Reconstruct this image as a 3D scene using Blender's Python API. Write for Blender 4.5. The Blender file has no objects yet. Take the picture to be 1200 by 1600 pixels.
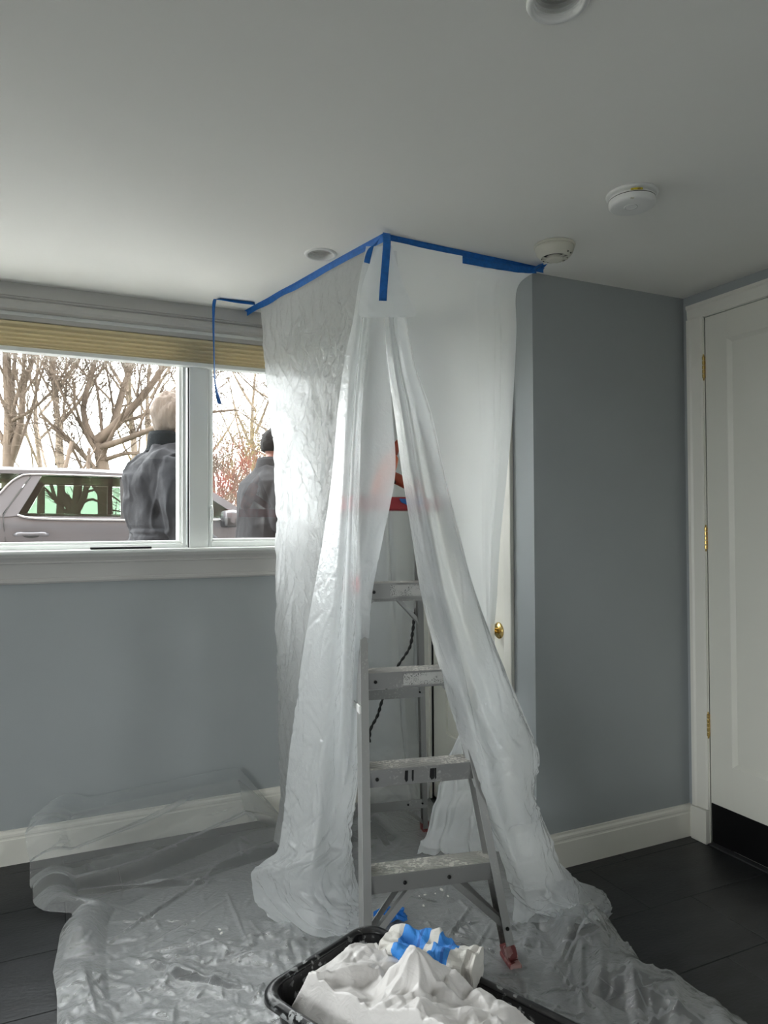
import bpy, bmesh, math, random
import numpy as np
from mathutils import Matrix, Vector

# ------------------------------------------------------------------ camera, sky, exposure
scene = bpy.context.scene
col = scene.collection
YAW, PITCH, ROLL = 0.43402, 0.01859, -0.00488
cam_data = bpy.data.cameras.new('camera')
cam_data.sensor_fit = 'VERTICAL'
cam_data.sensor_height = 24.0
cam_data.sensor_width = 18.0
cam_data.lens = 24.0 * 1120.29 / 1600.0
cam_data.clip_start = 0.05
cam_data.clip_end = 400
cam = bpy.data.objects.new('camera', cam_data)
col.objects.link(cam)
_F = Vector((math.sin(YAW) * math.cos(PITCH), math.cos(YAW) * math.cos(PITCH), math.sin(PITCH)))
_R = Vector((math.cos(YAW), -math.sin(YAW), 0))
_U = _R.cross(_F)
_R2 = math.cos(ROLL) * _R + math.sin(ROLL) * _U
_U2 = -math.sin(ROLL) * _R + math.cos(ROLL) * _U
cam.matrix_world = Matrix(((_R2.x, _U2.x, -_F.x, 0), (_R2.y, _U2.y, -_F.y, 0), (_R2.z, _U2.z, -_F.z, 1.325), (0, 0, 0, 1)))
scene.camera = cam

world = bpy.data.worlds.new('overcast_sky')
scene.world = world
world.use_nodes = True
_bg = world.node_tree.nodes['Background']
_bg.inputs['Color'].default_value = (0.97, 0.99, 1.0, 1)
_bg.inputs['Strength'].default_value = 18

scene.view_settings.view_transform = 'Standard'
scene.view_settings.look = 'None'
scene.view_settings.gamma = 1.0
scene.view_settings.use_curve_mapping = False
scene.view_settings.exposure = -0.1
scene.cycles.use_denoising = True
scene.cycles.max_bounces = 10
scene.cycles.diffuse_bounces = 6
scene.cycles.glossy_bounces = 4
scene.cycles.transmission_bounces = 8
scene.cycles.transparent_max_bounces = 24
scene.cycles.sample_clamp_indirect = 30.0

H = 2.3            # ceiling height
YW = 3.205         # window wall
YD = 2.256         # front of the closet
XC = 1.681         # left side of the closet
XR = 2.48          # door wall
XL, YB = -3.4, -4.2
ZG = 0.2           # ground outside

def portal(name, loc, rot, sx, sy):
    l = bpy.data.lights.new(name, 'AREA')
    l.shape = 'RECTANGLE'; l.size = sx; l.size_y = sy
    l.cycles.is_portal = True
    o = bpy.data.objects.new(name, l)
    o.location = loc; o.rotation_euler = rot
    col.objects.link(o)
# sampling portals in the window openings (they give off no light of their own)
portal('portal_window', (-0.925, YW + 0.19, 1.71), (-math.pi / 2, 0, 0), 4.36, 1.0)
portal('portal_added_left_window', (XL - 0.19, -0.7, 1.2), (0, -math.pi / 2, 0), 1.5, 2.2)
portal('portal_added_right_window', (XR + 0.19, -1.2, 1.5), (0, math.pi / 2, 0), 1.0, 1.2)

# ------------------------------------------------------------------ helpers
def tag(o, label=None, cat=None, group=None, kind=None):
    if label: o['label'] = label
    if cat: o['category'] = cat
    if group: o['group'] = group
    if kind: o['kind'] = kind
    return o

def empty(name, loc=(0, 0, 0), rotz=0.0, parent=None):
    o = bpy.data.objects.new(name, None)
    o.empty_display_size = 0.05
    o.location = loc; o.rotation_euler = (0, 0, rotz)
    col.objects.link(o)
    if parent: o.parent = parent
    return o

def link_mesh(name, V, Fc, mat, parent=None, smooth=False, bevel=0.0, solid=0.0, uv=None):
    me = bpy.data.meshes.new(name)
    me.from_pydata([tuple(v) for v in V], [], [tuple(f) for f in Fc])
    me.update()
    if uv is not None:
        lay = me.uv_layers.new(name='uv')
        li = np.empty(len(me.loops), dtype=np.int32)
        me.loops.foreach_get('vertex_index', li)
        lay.data.foreach_set('uv', np.asarray(uv, dtype=np.float32)[li].ravel())
    me.materials.append(mat)
    if smooth:
        me.polygons.foreach_set('use_smooth', [True] * len(me.polygons))
    o = bpy.data.objects.new(name, me)
    col.objects.link(o)
    if parent: o.parent = parent
    if solid:
        m = o.modifiers.new('thickness', 'SOLIDIFY'); m.thickness = solid; m.offset = 0
    if bevel:
        m = o.modifiers.new('bevel', 'BEVEL'); m.width = bevel; m.segments = 2; m.limit_method = 'ANGLE'; m.angle_limit = 0.6
    return o

class MB:
    """collects shapes of ONE part, then builds them as one mesh"""
    def __init__(s): s.V = []; s.F = []
    def add(s, V, Fc):
        n = len(s.V)
        s.V += [tuple(v) for v in V]
        s.F += [tuple(i + n for i in f) for f in Fc]
        return s
    def box(s, x0, x1, y0, y1, z0, z1):
        V = [(x, y, z) for z in (z0, z1) for y in (y0, y1) for x in (x0, x1)]
        return s.add(V, [(0, 2, 3, 1), (4, 5, 7, 6), (0, 1, 5, 4), (2, 6, 7, 3), (0, 4, 6, 2), (1, 3, 7, 5)])
    def beam(s, a, b, w, h, up=(0, 0, 1)):
        """rectangular bar from a to b, w across, h along 'up'"""
        a, b, up = Vector(a), Vector(b), Vector(up)
        d = (b - a).normalized(); sx = d.cross(up).normalized(); u = sx.cross(d)
        V = [p + sx * i * w / 2 + u * j * h / 2 for p in (a, b) for i, j in ((-1, -1), (1, -1), (1, 1), (-1, 1))]
        return s.add(V, [(0, 3, 2, 1), (4, 5, 6, 7), (0, 1, 5, 4), (1, 2, 6, 5), (2, 3, 7, 6), (3, 0, 4, 7)])
    def channel(s, a, b, w, h, t, up=(0, 0, 1)):
        """C-section: web at the -side, two flanges, open to +side"""
        a, b, up = Vector(a), Vector(b), Vector(up)
        d = (b - a).normalized(); sx = d.cross(up).normalized(); u = sx.cross(d)
        pr = [(-w/2, -h/2), (w/2, -h/2), (w/2, -h/2 + t), (-w/2 + t, -h/2 + t), (-w/2 + t, h/2 - t), (w/2, h/2 - t), (w/2, h/2), (-w/2, h/2)]
        V = [p + sx * i + u * j for p in (a, b) for i, j in pr]
        n = len(pr)
        Fc = [(k, (k + 1) % n, (k + 1) % n + n, k + n) for k in range(n)]
        Fc += [(0, 3, 2, 1), (0, 7, 4, 3), (7, 6, 5, 4), (8, 9, 10, 11), (8, 11, 12, 15), (15, 12, 13, 14)]
        return s.add(V, Fc)
    def tube(s, P, r, n=8, cap=True):
        V, Fc = tube_vf(P, r, n, cap); return s.add(V, Fc)
    def lathe(s, prof, c=(0, 0, 0), n=40, axis='z'):
        """prof: list of (radius, height)"""
        V = []
        for r, h in prof:
            for k in range(n):
                a = 2 * math.pi * k / n
                p = (r * math.cos(a), r * math.sin(a), h)
                if axis == 'x': p = (p[2], p[0], p[1])
                if axis == 'y': p = (p[0], p[2], p[1])
                V.append((c[0] + p[0], c[1] + p[1], c[2] + p[2]))
        Fc = []
        for j in range(len(prof) - 1):
            for k in range(n):
                k2 = (k + 1) % n
                Fc.append((j * n + k, j * n + k2, (j + 1) * n + k2, (j + 1) * n + k))
        return s.add(V, Fc)
    def prism(s, pts, a, b):
        """planar polygon pts moved by vector: from offset a to offset b"""
        n = len(pts); a, b = Vector(a), Vector(b)
        V = [Vector(p) + a for p in pts] + [Vector(p) + b for p in pts]
        Fc = [tuple(range(n))[::-1], tuple(range(n, 2 * n))] + [(k, (k + 1) % n, (k + 1) % n + n, k + n) for k in range(n)]
        return s.add(V, Fc)
    def build(s, name, mat, parent=None, smooth=False, bevel=0.0, solid=0.0):
        return link_mesh(name, s.V, s.F, mat, parent, smooth, bevel, solid)

def tube_vf(P, r, n=8, cap=True):
    P = [Vector(p) for p in P]
    m = len(P)
    R_ = r if hasattr(r, '__len__') else [r] * m
    V = []; Fc = []
    ref = Vector((0, 0, 1))
    for i, p in enumerate(P):
        d = (P[min(i + 1, m - 1)] - P[max(i - 1, 0)])
        if d.length < 1e-9: d = Vector((0, 0, 1))
        d.normalize()
        if i == 0:
            ref = d.orthogonal().normalized()
        ref = (ref - d * ref.dot(d))
        if ref.length < 1e-6: ref = d.orthogonal()
        ref.normalize()
        q = d.cross(ref)
        for k in range(n):
            a = 2 * math.pi * k / n
            V.append(p + (ref * math.cos(a) + q * math.sin(a)) * R_[i])
    for i in range(m - 1):
        for k in range(n):
            k2 = (k + 1) % n
            Fc.append((i * n + k, i * n + k2, (i + 1) * n + k2, (i + 1) * n + k))
    if cap:
        Fc.append(tuple(range(n))[::-1]); Fc.append(tuple(range((m - 1) * n, m * n)))
    return V, Fc

def spline(P, per=6):
    """Catmull-Rom through points"""
    P = np.asarray(P, float)
    Q = np.vstack([2 * P[0] - P[1], P, 2 * P[-1] - P[-2]])
    out = []
    for i in range(1, len(Q) - 2):
        for k in range(per):
            t = k / per
            out.append(0.5 * (2 * Q[i] + (Q[i+1] - Q[i-1]) * t + (2*Q[i-1] - 5*Q[i] + 4*Q[i+1] - Q[i+2]) * t*t + (-Q[i-1] + 3*Q[i] - 3*Q[i+1] + Q[i+2]) * t**3))
    out.append(P[-1])
    return np.array(out)

def ell_vf(c, r, n=16, m=10, rot=None):
    V = []; Fc = []
    for j in range(m + 1):
        th = math.pi * j / m
        for k in range(n):
            a = 2 * math.pi * k / n
            v = Vector((r[0] * math.sin(th) * math.cos(a), r[1] * math.sin(th) * math.sin(a), r[2] * math.cos(th)))
            if rot: v = rot @ v
            V.append((c[0] + v.x, c[1] + v.y, c[2] + v.z))
    for j in range(m):
        for k in range(n):
            k2 = (k + 1) % n
            Fc.append((j * n + k, (j + 1) * n + k, (j + 1) * n + k2, j * n + k2))
    return V, Fc

def loft_vf(rings, n=28, power=2.4):
    """rings: (cx, cy, cz, rx, ry) superellipse cross-sections stacked in z"""
    V = []; Fc = []
    for cx, cy, cz, rx, ry in rings:
        for k in range(n):
            a = 2 * math.pi * k / n
            c, s_ = math.cos(a), math.sin(a)
            V.append((cx + rx * math.copysign(abs(c) ** (2 / power), c), cy + ry * math.copysign(abs(s_) ** (2 / power), s_), cz))
    for j in range(len(rings) - 1):
        for k in range(n):
            k2 = (k + 1) % n
            Fc.append((j * n + k, j * n + k2, (j + 1) * n + k2, (j + 1) * n + k))
    Fc.append(tuple(range(n))[::-1]); Fc.append(tuple(range((len(rings) - 1) * n, len(rings) * n)))
    return V, Fc

def union_vf(parts, voxel, smooth=4):
    """voxel union of closed shapes -> one continuous surface (V, F arrays)"""
    mb = MB()
    for V, Fc in parts: mb.add(V, Fc)
    me = bpy.data.meshes.new('tmp'); me.from_pydata(mb.V, [], mb.F); me.update()
    o = bpy.data.objects.new('tmp', me); col.objects.link(o)
    m = o.modifiers.new('r', 'REMESH'); m.mode = 'VOXEL'; m.voxel_size = voxel
    if smooth:
        m = o.modifiers.new('s', 'SMOOTH'); m.iterations = smooth; m.factor = 0.5
    dg = bpy.context.evaluated_depsgraph_get()
    ev = o.evaluated_get(dg); em = ev.to_mesh()
    V = np.empty(len(em.vertices) * 3); em.vertices.foreach_get('co', V); V = V.reshape(-1, 3)
    N = np.empty(len(em.vertices) * 3); em.vertices.foreach_get('normal', N); N = N.reshape(-1, 3)
    Fc = [tuple(p.vertices) for p in em.polygons]
    ev.to_mesh_clear()
    bpy.data.objects.remove(o); bpy.data.meshes.remove(me)
    return V, N, Fc

# ---- noise in numpy
def _hash(ix, iy, iz, seed):
    n = (ix.astype(np.int64) * 374761393 + iy.astype(np.int64) * 668265263 + iz.astype(np.int64) * 2147483647 + seed * 974634777) & 0xFFFFFFFF
    n = ((n ^ (n >> 13)) * 1274126177) & 0xFFFFFFFF
    n = (n ^ (n >> 16)) & 0xFFFFFFFF
    n = (n * 2246822519) & 0xFFFFFFFF
    n = n ^ (n >> 15)
    return (n & 0xFFFFFF) / float(0xFFFFFF)

def vnoise(x, y, z=None, seed=0):
    x = np.asarray(x, float); y = np.asarray(y, float)
    z = np.zeros_like(x) if z is None else np.asarray(z, float)
    x0, y0, z0 = np.floor(x), np.floor(y), np.floor(z)
    fx, fy, fz = x - x0, y - y0, z - z0
    fx = fx * fx * (3 - 2 * fx); fy = fy * fy * (3 - 2 * fy); fz = fz * fz * (3 - 2 * fz)
    r = 0
    for a in (0, 1):
        for b in (0, 1):
            for c in (0, 1):
                w = (fx if a else 1 - fx) * (fy if b else 1 - fy) * (fz if c else 1 - fz)
                r = r + w * _hash(x0 + a, y0 + b, z0 + c, seed)
    return r

def fbm(x, y, z=None, seed=0, oct=4):
    r = 0; amp = 0.5; f = 1.0
    for k in range(oct):
        r = r + amp * vnoise(x * f, y * f, None if z is None else z * f, seed + k * 17)
        amp *= 0.5; f *= 2.03
    return r

def ridge(x, y, seed=0, sharp=2.0, z=None):
    """thin ridge lines along the 0.5 level of a noise"""
    n = vnoise(x, y, z, seed)
    return np.clip(1 - np.abs(n - 0.5) * 2 * sharp, 0, 1) ** 2

def tri(t):
    return np.abs((t % 1.0) * 2 - 1)

def facets(x, y, seed, n=7, scale=1.0, z=None):
    """crumpled-film facets: sum of folded plane waves"""
    rg = np.random.RandomState(seed)
    z = np.zeros_like(x) if z is None else z
    wx = vnoise(x * 1.3 / scale, y * 1.3 / scale, z * 1.3 / scale, seed + 3) * 0.8
    wy = vnoise(x * 1.3 / scale, y * 1.3 / scale, z * 1.3 / scale, seed + 5) * 0.8
    r = 0
    for k in range(n):
        d = rg.normal(size=3); d /= np.linalg.norm(d)
        f = (0.7 + 1.6 * rg.rand()) / scale
        m = np.clip(vnoise(x * 0.9 / scale + k * 7.1, y * 0.9 / scale, z * 0.9 / scale, seed + 40 + k) * 2.2 - 0.6, 0, 1)
        r = r + (tri((d[0] * x + d[1] * y + d[2] * z) * f + rg.rand() + wx * 0.5 + wy * 0.35) - 0.5) * m / f
    return r / n / scale

def creases(x, y, seed, n, length, width, box, ang=None, spread=3.2):
    """n straight folds scattered over the box (x0, x1, y0, y1): sharp ridges that fade at their ends"""
    rg = np.random.RandomState(seed)
    r = np.zeros_like(x)
    for k in range(n):
        cx, cy = rg.uniform(box[0], box[1]), rg.uniform(box[2], box[3])
        a = (rg.uniform(0, math.pi) if ang is None else ang + rg.uniform(-.5, .5) * spread)
        L_ = length * rg.uniform(.4, 1.5); w = width * rg.uniform(.6, 1.6)
        bend = rg.uniform(-.25, .25) / L_
        m = (np.abs(x - cx) < L_) & (np.abs(y - cy) < L_)
        if not m.any(): continue
        xx, yy_ = x[m] - cx, y[m] - cy
        t = xx * math.cos(a) + yy_ * math.sin(a); d = -xx * math.sin(a) + yy_ * math.cos(a) + bend * t * t
        e = np.clip(1 - (t / (L_ * .5)) ** 2, 0, 1)
        r[m] += np.clip(1 - np.abs(d) / (w * (.35 + .65 * e)), 0, 1) * e * rg.choice([1, 1, -.7]) * rg.uniform(.4, 1)
    return r

# ------------------------------------------------------------------ materials
def _nt(name):
    m = bpy.data.materials.new(name); m.use_nodes = True
    nt = m.node_tree; nt.nodes.clear()
    out = nt.nodes.new('ShaderNodeOutputMaterial')
    return m, nt, out

def nd(nt, kind, **kw):
    n = nt.nodes.new(kind)
    for k, v in kw.items():
        if k in n.inputs: n.inputs[k].default_value = v
        else: setattr(n, k, v)
    return n

def coords(nt, scale=(1, 1, 1), obj=True):
    tc = nd(nt, 'ShaderNodeTexCoord'); mp = nd(nt, 'ShaderNodeMapping')
    mp.inputs['Scale'].default_value = scale
    nt.links.new(tc.outputs['Object'], mp.inputs['Vector'])
    return mp.outputs['Vector']

def mat(name, c, rough=0.5, metal=0.0, spec=0.5, var=0.0, vscale=8.0, bump=0.0, bscale=60.0, c2=None, stretch=(1, 1, 1), coat=0.0, lo=0.35, hi=0.65, detail=4.0):
    m, nt, out = _nt(name)
    b = nd(nt, 'ShaderNodeBsdfPrincipled')
    b.inputs['Roughness'].default_value = rough
    b.inputs['Metallic'].default_value = metal
    b.inputs['Specular IOR Level'].default_value = spec
    b.inputs['Coat Weight'].default_value = coat
    b.inputs['Base Color'].default_value = (*c, 1)
    if var or c2 or bump:
        vec = coords(nt, stretch)
    if var or c2:
        nz = nd(nt, 'ShaderNodeTexNoise', Scale=vscale, Detail=detail)
        nt.links.new(vec, nz.inputs['Vector'])
        rp = nd(nt, 'ShaderNodeValToRGB')
        rp.color_ramp.elements[0].position = lo; rp.color_ramp.elements[1].position = hi
        k = c2 or tuple(min(1, v * (1 + var)) for v in c)
        k0 = c if c2 else tuple(v * (1 - var) for v in c)
        rp.color_ramp.elements[0].color = (*k0, 1); rp.color_ramp.elements[1].color = (*k, 1)
        nt.links.new(nz.outputs['Fac'], rp.inputs['Fac'])
        nt.links.new(rp.outputs['Color'], b.inputs['Base Color'])
    if bump:
        n2 = nd(nt, 'ShaderNodeTexNoise', Scale=bscale, Detail=3.0)
        nt.links.new(vec, n2.inputs['Vector'])
        bp = nd(nt, 'ShaderNodeBump', Strength=bump, Distance=0.01)
        nt.links.new(n2.outputs['Fac'], bp.inputs['Height'])
        nt.links.new(bp.outputs['Normal'], b.inputs['Normal'])
    nt.links.new(b.outputs['BSDF'], out.inputs['Surface'])
    return m

def two_sided_ior(nt, ior):
    """the same index seen from either side of a thin sheet"""
    ge = nd(nt, 'ShaderNodeNewGeometry')
    mr = nd(nt, 'ShaderNodeMapRange'); mr.inputs[3].default_value = ior; mr.inputs[4].default_value = 1 / ior
    nt.links.new(ge.outputs['Backfacing'], mr.inputs[0])
    return mr.outputs[0]

def glass(name, tint=(1, 1, 1), rough=0.0, refl=1.0):
    m, nt, out = _nt(name)
    t = nd(nt, 'ShaderNodeBsdfTransparent', Color=(*tint, 1))
    g = nd(nt, 'ShaderNodeBsdfGlossy', Roughness=rough)
    fr = nd(nt, 'ShaderNodeFresnel')
    nt.links.new(two_sided_ior(nt, 1.5), fr.inputs['IOR'])
    mu = nd(nt, 'ShaderNodeMath', operation='MULTIPLY'); mu.inputs[1].default_value = refl
    mx = nd(nt, 'ShaderNodeMixShader')
    nt.links.new(fr.outputs[0], mu.inputs[0]); nt.links.new(mu.outputs[0], mx.inputs[0])
    nt.links.new(t.outputs[0], mx.inputs[1]); nt.links.new(g.outputs[0], mx.inputs[2])
    nt.links.new(mx.outputs[0], out.inputs['Surface'])
    return m

def film(name, clear=0.1, blur=0.1, trans=0.15, diff=0.55, tint=(0.93, 0.95, 0.96), gloss=1.0, rough=0.2, bump=0.3, bscale=45.0, stretch=(1, 1, 1)):
    """thin polyethylene film: shares that pass clear, pass blurred, scatter through and scatter back; plus a sheen"""
    m, nt, out = _nt(name)
    vec = coords(nt, stretch)
    nz = nd(nt, 'ShaderNodeTexNoise', Scale=bscale, Detail=5.0, Roughness=0.6)
    nz.inputs['Distortion'].default_value = 0.8
    nt.links.new(vec, nz.inputs['Vector'])
    bp = nd(nt, 'ShaderNodeBump', Strength=bump, Distance=0.012)
    nt.links.new(nz.outputs['Fac'], bp.inputs['Height'])
    rest = 1 - clear - blur
    k = (trans + diff) / rest
    tc_ = tuple(min(1, c * k) for c in tint)
    tr = nd(nt, 'ShaderNodeBsdfTransparent', Color=(0.97, 0.985, 0.99, 1))
    rf = nd(nt, 'ShaderNodeBsdfRefraction', Color=(0.95, 0.97, 0.98, 1), Roughness=0.55)
    nt.links.new(two_sided_ior(nt, 1.12), rf.inputs['IOR'])
    df = nd(nt, 'ShaderNodeBsdfDiffuse', Color=(*tc_, 1))
    tl = nd(nt, 'ShaderNodeBsdfTranslucent', Color=(*tc_, 1))
    gl = nd(nt, 'ShaderNodeBsdfGlossy', Roughness=rough)
    fr = nd(nt, 'ShaderNodeFresnel')
    nt.links.new(two_sided_ior(nt, 1.45), fr.inputs['IOR'])
    for n in (df, tl, gl, fr):
        nt.links.new(bp.outputs['Normal'], n.inputs['Normal'])
    m1 = nd(nt, 'ShaderNodeMixShader', Fac=trans / (trans + diff))
    nt.links.new(df.outputs[0], m1.inputs[1]); nt.links.new(tl.outputs[0], m1.inputs[2])
    m2 = nd(nt, 'ShaderNodeMixShader', Fac=blur / max(1e-6, 1 - clear))
    nt.links.new(m1.outputs[0], m2.inputs[1]); nt.links.new(rf.outputs[0], m2.inputs[2])
    # a film crossed at a slant is crossed over a longer path, so it is milkier there
    lw = nd(nt, 'ShaderNodeLayerWeight', Blend=0.5)
    ml = nd(nt, 'ShaderNodeMath', operation='MULTIPLY_ADD'); ml.inputs[1].default_value = -clear * 0.7; ml.inputs[2].default_value = clear
    nt.links.new(lw.outputs['Facing'], ml.inputs[0])
    m3 = nd(nt, 'ShaderNodeMixShader')
    nt.links.new(ml.outputs[0], m3.inputs[0])
    nt.links.new(m2.outputs[0], m3.inputs[1]); nt.links.new(tr.outputs[0], m3.inputs[2])
    mg = nd(nt, 'ShaderNodeMath', operation='MULTIPLY', use_clamp=True); mg.inputs[1].default_value = gloss
    nt.links.new(fr.outputs[0], mg.inputs[0])
    m4 = nd(nt, 'ShaderNodeMixShader')
    nt.links.new(mg.outputs[0], m4.inputs[0]); nt.links.new(m3.outputs[0], m4.inputs[1]); nt.links.new(gl.outputs[0], m4.inputs[2])
    nt.links.new(m4.outputs[0], out.inputs['Surface'])
    return m

def speckled(name, c, spots, rough=0.5, metal=0.0, scale=60.0, thr=0.62, rough2=0.7, mscale=4.0, mthr=0.45, spec=0.5):
    """base colour with splashes of a second colour (paint, plaster)"""
    m, nt, out = _nt(name)
    vec = coords(nt)
    b = nd(nt, 'ShaderNodeBsdfPrincipled')
    b.inputs['Specular IOR Level'].default_value = spec
    n1 = nd(nt, 'ShaderNodeTexNoise', Scale=scale, Detail=3.0)
    n2 = nd(nt, 'ShaderNodeTexNoise', Scale=mscale, Detail=2.0)
    nt.links.new(vec, n1.inputs['Vector']); nt.links.new(vec, n2.inputs['Vector'])
    a = nd(nt, 'ShaderNodeMapRange'); a.inputs[1].default_value = thr; a.inputs[2].default_value = thr + 0.04
    d = nd(nt, 'ShaderNodeMapRange'); d.inputs[1].default_value = mthr; d.inputs[2].default_value = mthr + 0.15
    nt.links.new(n1.outputs['Fac'], a.inputs[0]); nt.links.new(n2.outputs['Fac'], d.inputs[0])
    mu = nd(nt, 'ShaderNodeMath', operation='MULTIPLY')
    nt.links.new(a.outputs[0], mu.inputs[0]); nt.links.new(d.outputs[0], mu.inputs[1])
    mc = nd(nt, 'ShaderNodeMix', data_type='RGBA')
    mc.inputs['A'].default_value = (*c, 1); mc.inputs['B'].default_value = (*spots, 1)
    nt.links.new(mu.outputs[0], mc.inputs['Factor']); nt.links.new(mc.outputs['Result'], b.inputs['Base Color'])
    mr = nd(nt, 'ShaderNodeMapRange'); mr.inputs[3].default_value = rough; mr.inputs[4].default_value = rough2
    nt.links.new(mu.outputs[0], mr.inputs[0]); nt.links.new(mr.outputs[0], b.inputs['Roughness'])
    if metal:
        me_ = nd(nt, 'ShaderNodeMapRange'); me_.inputs[3].default_value = metal; me_.inputs[4].default_value = 0.0
        nt.links.new(mu.outputs[0], me_.inputs[0]); nt.links.new(me_.outputs[0], b.inputs['Metallic'])
    nt.links.new(b.outputs['BSDF'], out.inputs['Surface'])
    return m

M = {}
M['wall'] = mat('blue_grey_paint', (0.345, 0.37, 0.375), 0.75, var=0.02, vscale=3, bump=0.04, bscale=350)
M['ceiling'] = mat('ceiling_paint', (0.86, 0.85, 0.81), 0.9, var=0.01, vscale=2, bump=0.03, bscale=300)
M['trim'] = mat('cream_trim_paint', (0.76, 0.745, 0.68), 0.4, bump=0.02, bscale=90)
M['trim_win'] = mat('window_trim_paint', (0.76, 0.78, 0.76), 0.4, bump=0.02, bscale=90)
M['casing'] = mat('white_casing_paint_with_shade', (0.46, 0.455, 0.44), 0.45, bump=0.02, bscale=90)  # white trim made greyer: the shade it stands in is put into the colour
M['door'] = mat('cream_door_paint', (0.74, 0.73, 0.66), 0.45, bump=0.02, bscale=70)
M['tile'] = mat('dark_slate_tile', (0.020, 0.021, 0.023), 0.42, var=0.35, vscale=5, bump=0.12, bscale=40, stretch=(1, 3, 1))
M['grout'] = mat('dark_grout', (0.035, 0.036, 0.038), 0.9)
M['sub'] = mat('rough_outside', (0.25, 0.17, 0.13), 0.85, spec=0.08, var=0.25, vscale=9, stretch=(1, 1, 6))
M['brass'] = mat('brass', (0.72, 0.52, 0.20), 0.25, metal=1.0, var=0.1, vscale=30)
M['black'] = mat('black_plastic', (0.006, 0.006, 0.007), 0.5)
M['kick'] = mat('black_kick_plate', (0.003, 0.003, 0.0035), 0.6, spec=0.2)
M['white_plastic'] = mat('white_plastic', (0.78, 0.78, 0.76), 0.4)
M['ivory_plastic'] = mat('ivory_plastic', (0.66, 0.64, 0.55), 0.45)
M['dark'] = mat('dark_slot', (0.01, 0.01, 0.01), 0.6)
M['shade'] = film('cream_shade_cloth', clear=.0, blur=.0, trans=.30, diff=.52, tint=(.80, .72, .52), gloss=0.0, bump=.1, bscale=60)
M['glass'] = glass('window_glass', (0.985, 0.995, 0.99), 0.0, 0.8)
M['tape'] = mat('blue_tape', (0.005, 0.135, 0.47), 0.55, var=0.12, vscale=60, bump=0.25, bscale=260)
M['alu'] = speckled('worn_aluminium', (0.36, 0.36, 0.35), (0.46, 0.455, 0.44), 0.45, 0.75, 130, 0.58, 0.8, 9.0, 0.50)
M['alu_tread'] = speckled('plaster_stained_tread', (0.42, 0.41, 0.39), (0.66, 0.64, 0.60), 0.5, 0.55, 90, 0.50, 0.9, 11.0, 0.42)
M['bolt'] = mat('black_bolt', (0.02, 0.02, 0.02), 0.4, metal=0.6)
M['red'] = speckled('red_plastic_paint_spots', (0.33, 0.022, 0.03), (0.75, 0.70, 0.60), 0.45, 0, 95, 0.70, 0.8, 9.0, 0.45)
M['redfoot'] = speckled('worn_red_plastic', (0.17, 0.028, 0.028), (0.48, 0.30, 0.28), 0.55, 0, 40, 0.52, 0.8, 12.0, 0.40)
M['bluepaint'] = mat('blue_paint_smear', (0.02, 0.12, 0.38), 0.6)
M['orange'] = mat('orange_plastic', (0.62, 0.115, 0.03), 0.4, var=0.15, vscale=20)
M['orange_dark'] = mat('dark_orange_rubber', (0.30, 0.05, 0.02), 0.5)
M['tub'] = speckled('black_tub_with_plaster_splashes', (0.008, 0.008, 0.009), (0.34, 0.35, 0.35), 0.28, 0, 60, 0.56, 0.8, 8.0, 0.40)
M['crumb'] = mat('white_plaster_crumb', (0.75, 0.74, 0.70), 0.9)
M['cloth_dark'] = mat('charcoal_jacket', (0.022, 0.0225, 0.0255), 0.75, spec=0.08, var=0.2, vscale=14, bump=0.3, bscale=40)
M['cloth_collar'] = mat('dark_knit_collar', (0.008, 0.010, 0.0115), 0.95, spec=0.08, bump=0.4, bscale=160)
M['fleece'] = mat('grey_fleece', (0.027, 0.027, 0.0285), 0.95, spec=0.08, var=0.1, vscale=60, bump=0.08, bscale=120)
M['trousers'] = mat('dark_trousers', (0.02, 0.022, 0.03), 0.9, spec=0.08)
M['shoe'] = mat('black_shoe', (0.012, 0.012, 0.012), 0.5)
M['skin'] = mat('skin', (0.20, 0.085, 0.06), 0.55, var=0.08, vscale=20)
M['white_hair'] = mat('white_hair', (0.16, 0.135, 0.115), 0.7, spec=0.08, var=0.12, vscale=40, bump=0.6, bscale=70, stretch=(1, 1, 0.3))
M['dark_hair'] = mat('dark_hair', (0.009, 0.008, 0.0075), 0.7, spec=0.08, var=0.4, vscale=60, bump=0.6, bscale=90)
M['eye'] = mat('eye', (0.6, 0.58, 0.55), 0.2)
M['car'] = mat('silver_grey_car_paint', (0.085, 0.085, 0.092), 0.25, metal=0.2, spec=0.4, coat=0.0)
M['chrome'] = mat('chrome', (0.35, 0.35, 0.36), 0.2, metal=1.0)
M['carglass'] = glass('green_tinted_car_glass', (0.455, 0.515, 0.465), 0.0, 0.7)
M['tyre'] = mat('tyre', (0.015, 0.015, 0.015), 0.9)
M['seat'] = mat('dark_seat', (0.02, 0.02, 0.022), 0.8)
M['bark'] = mat('grey_brown_bark', (0.095, 0.074, 0.058), 0.9, spec=0.08, var=0.35, vscale=6, bump=0.6, bscale=25, stretch=(1, 1, 0.3))
M['bark_haze'] = mat('haze_tinted_bark', (0.115, 0.092, 0.072), 0.9, spec=0.08, var=0.3, vscale=6)  # lighter bark for far trees, with distance haze put into the colour
M['twig_yellow'] = mat('yellowish_twigs', (0.16, 0.125, 0.065), 0.9, spec=0.08, var=0.25, vscale=3)
M['twig_red'] = mat('reddish_twigs', (0.15, 0.05, 0.042), 0.9, spec=0.08, var=0.25, vscale=3)
M['asphalt'] = mat('pale_concrete_drive', (0.33, 0.325, 0.315), 0.9, spec=0.08, var=0.15, vscale=3, bump=0.3, bscale=200)
M['grass'] = mat('winter_lawn', (0.14, 0.15, 0.08), 0.95, spec=0.08, var=0.3, vscale=2)
M['cord'] = mat('black_cord', (0.006, 0.006, 0.006), 0.35)
M['bag'] = None

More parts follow.
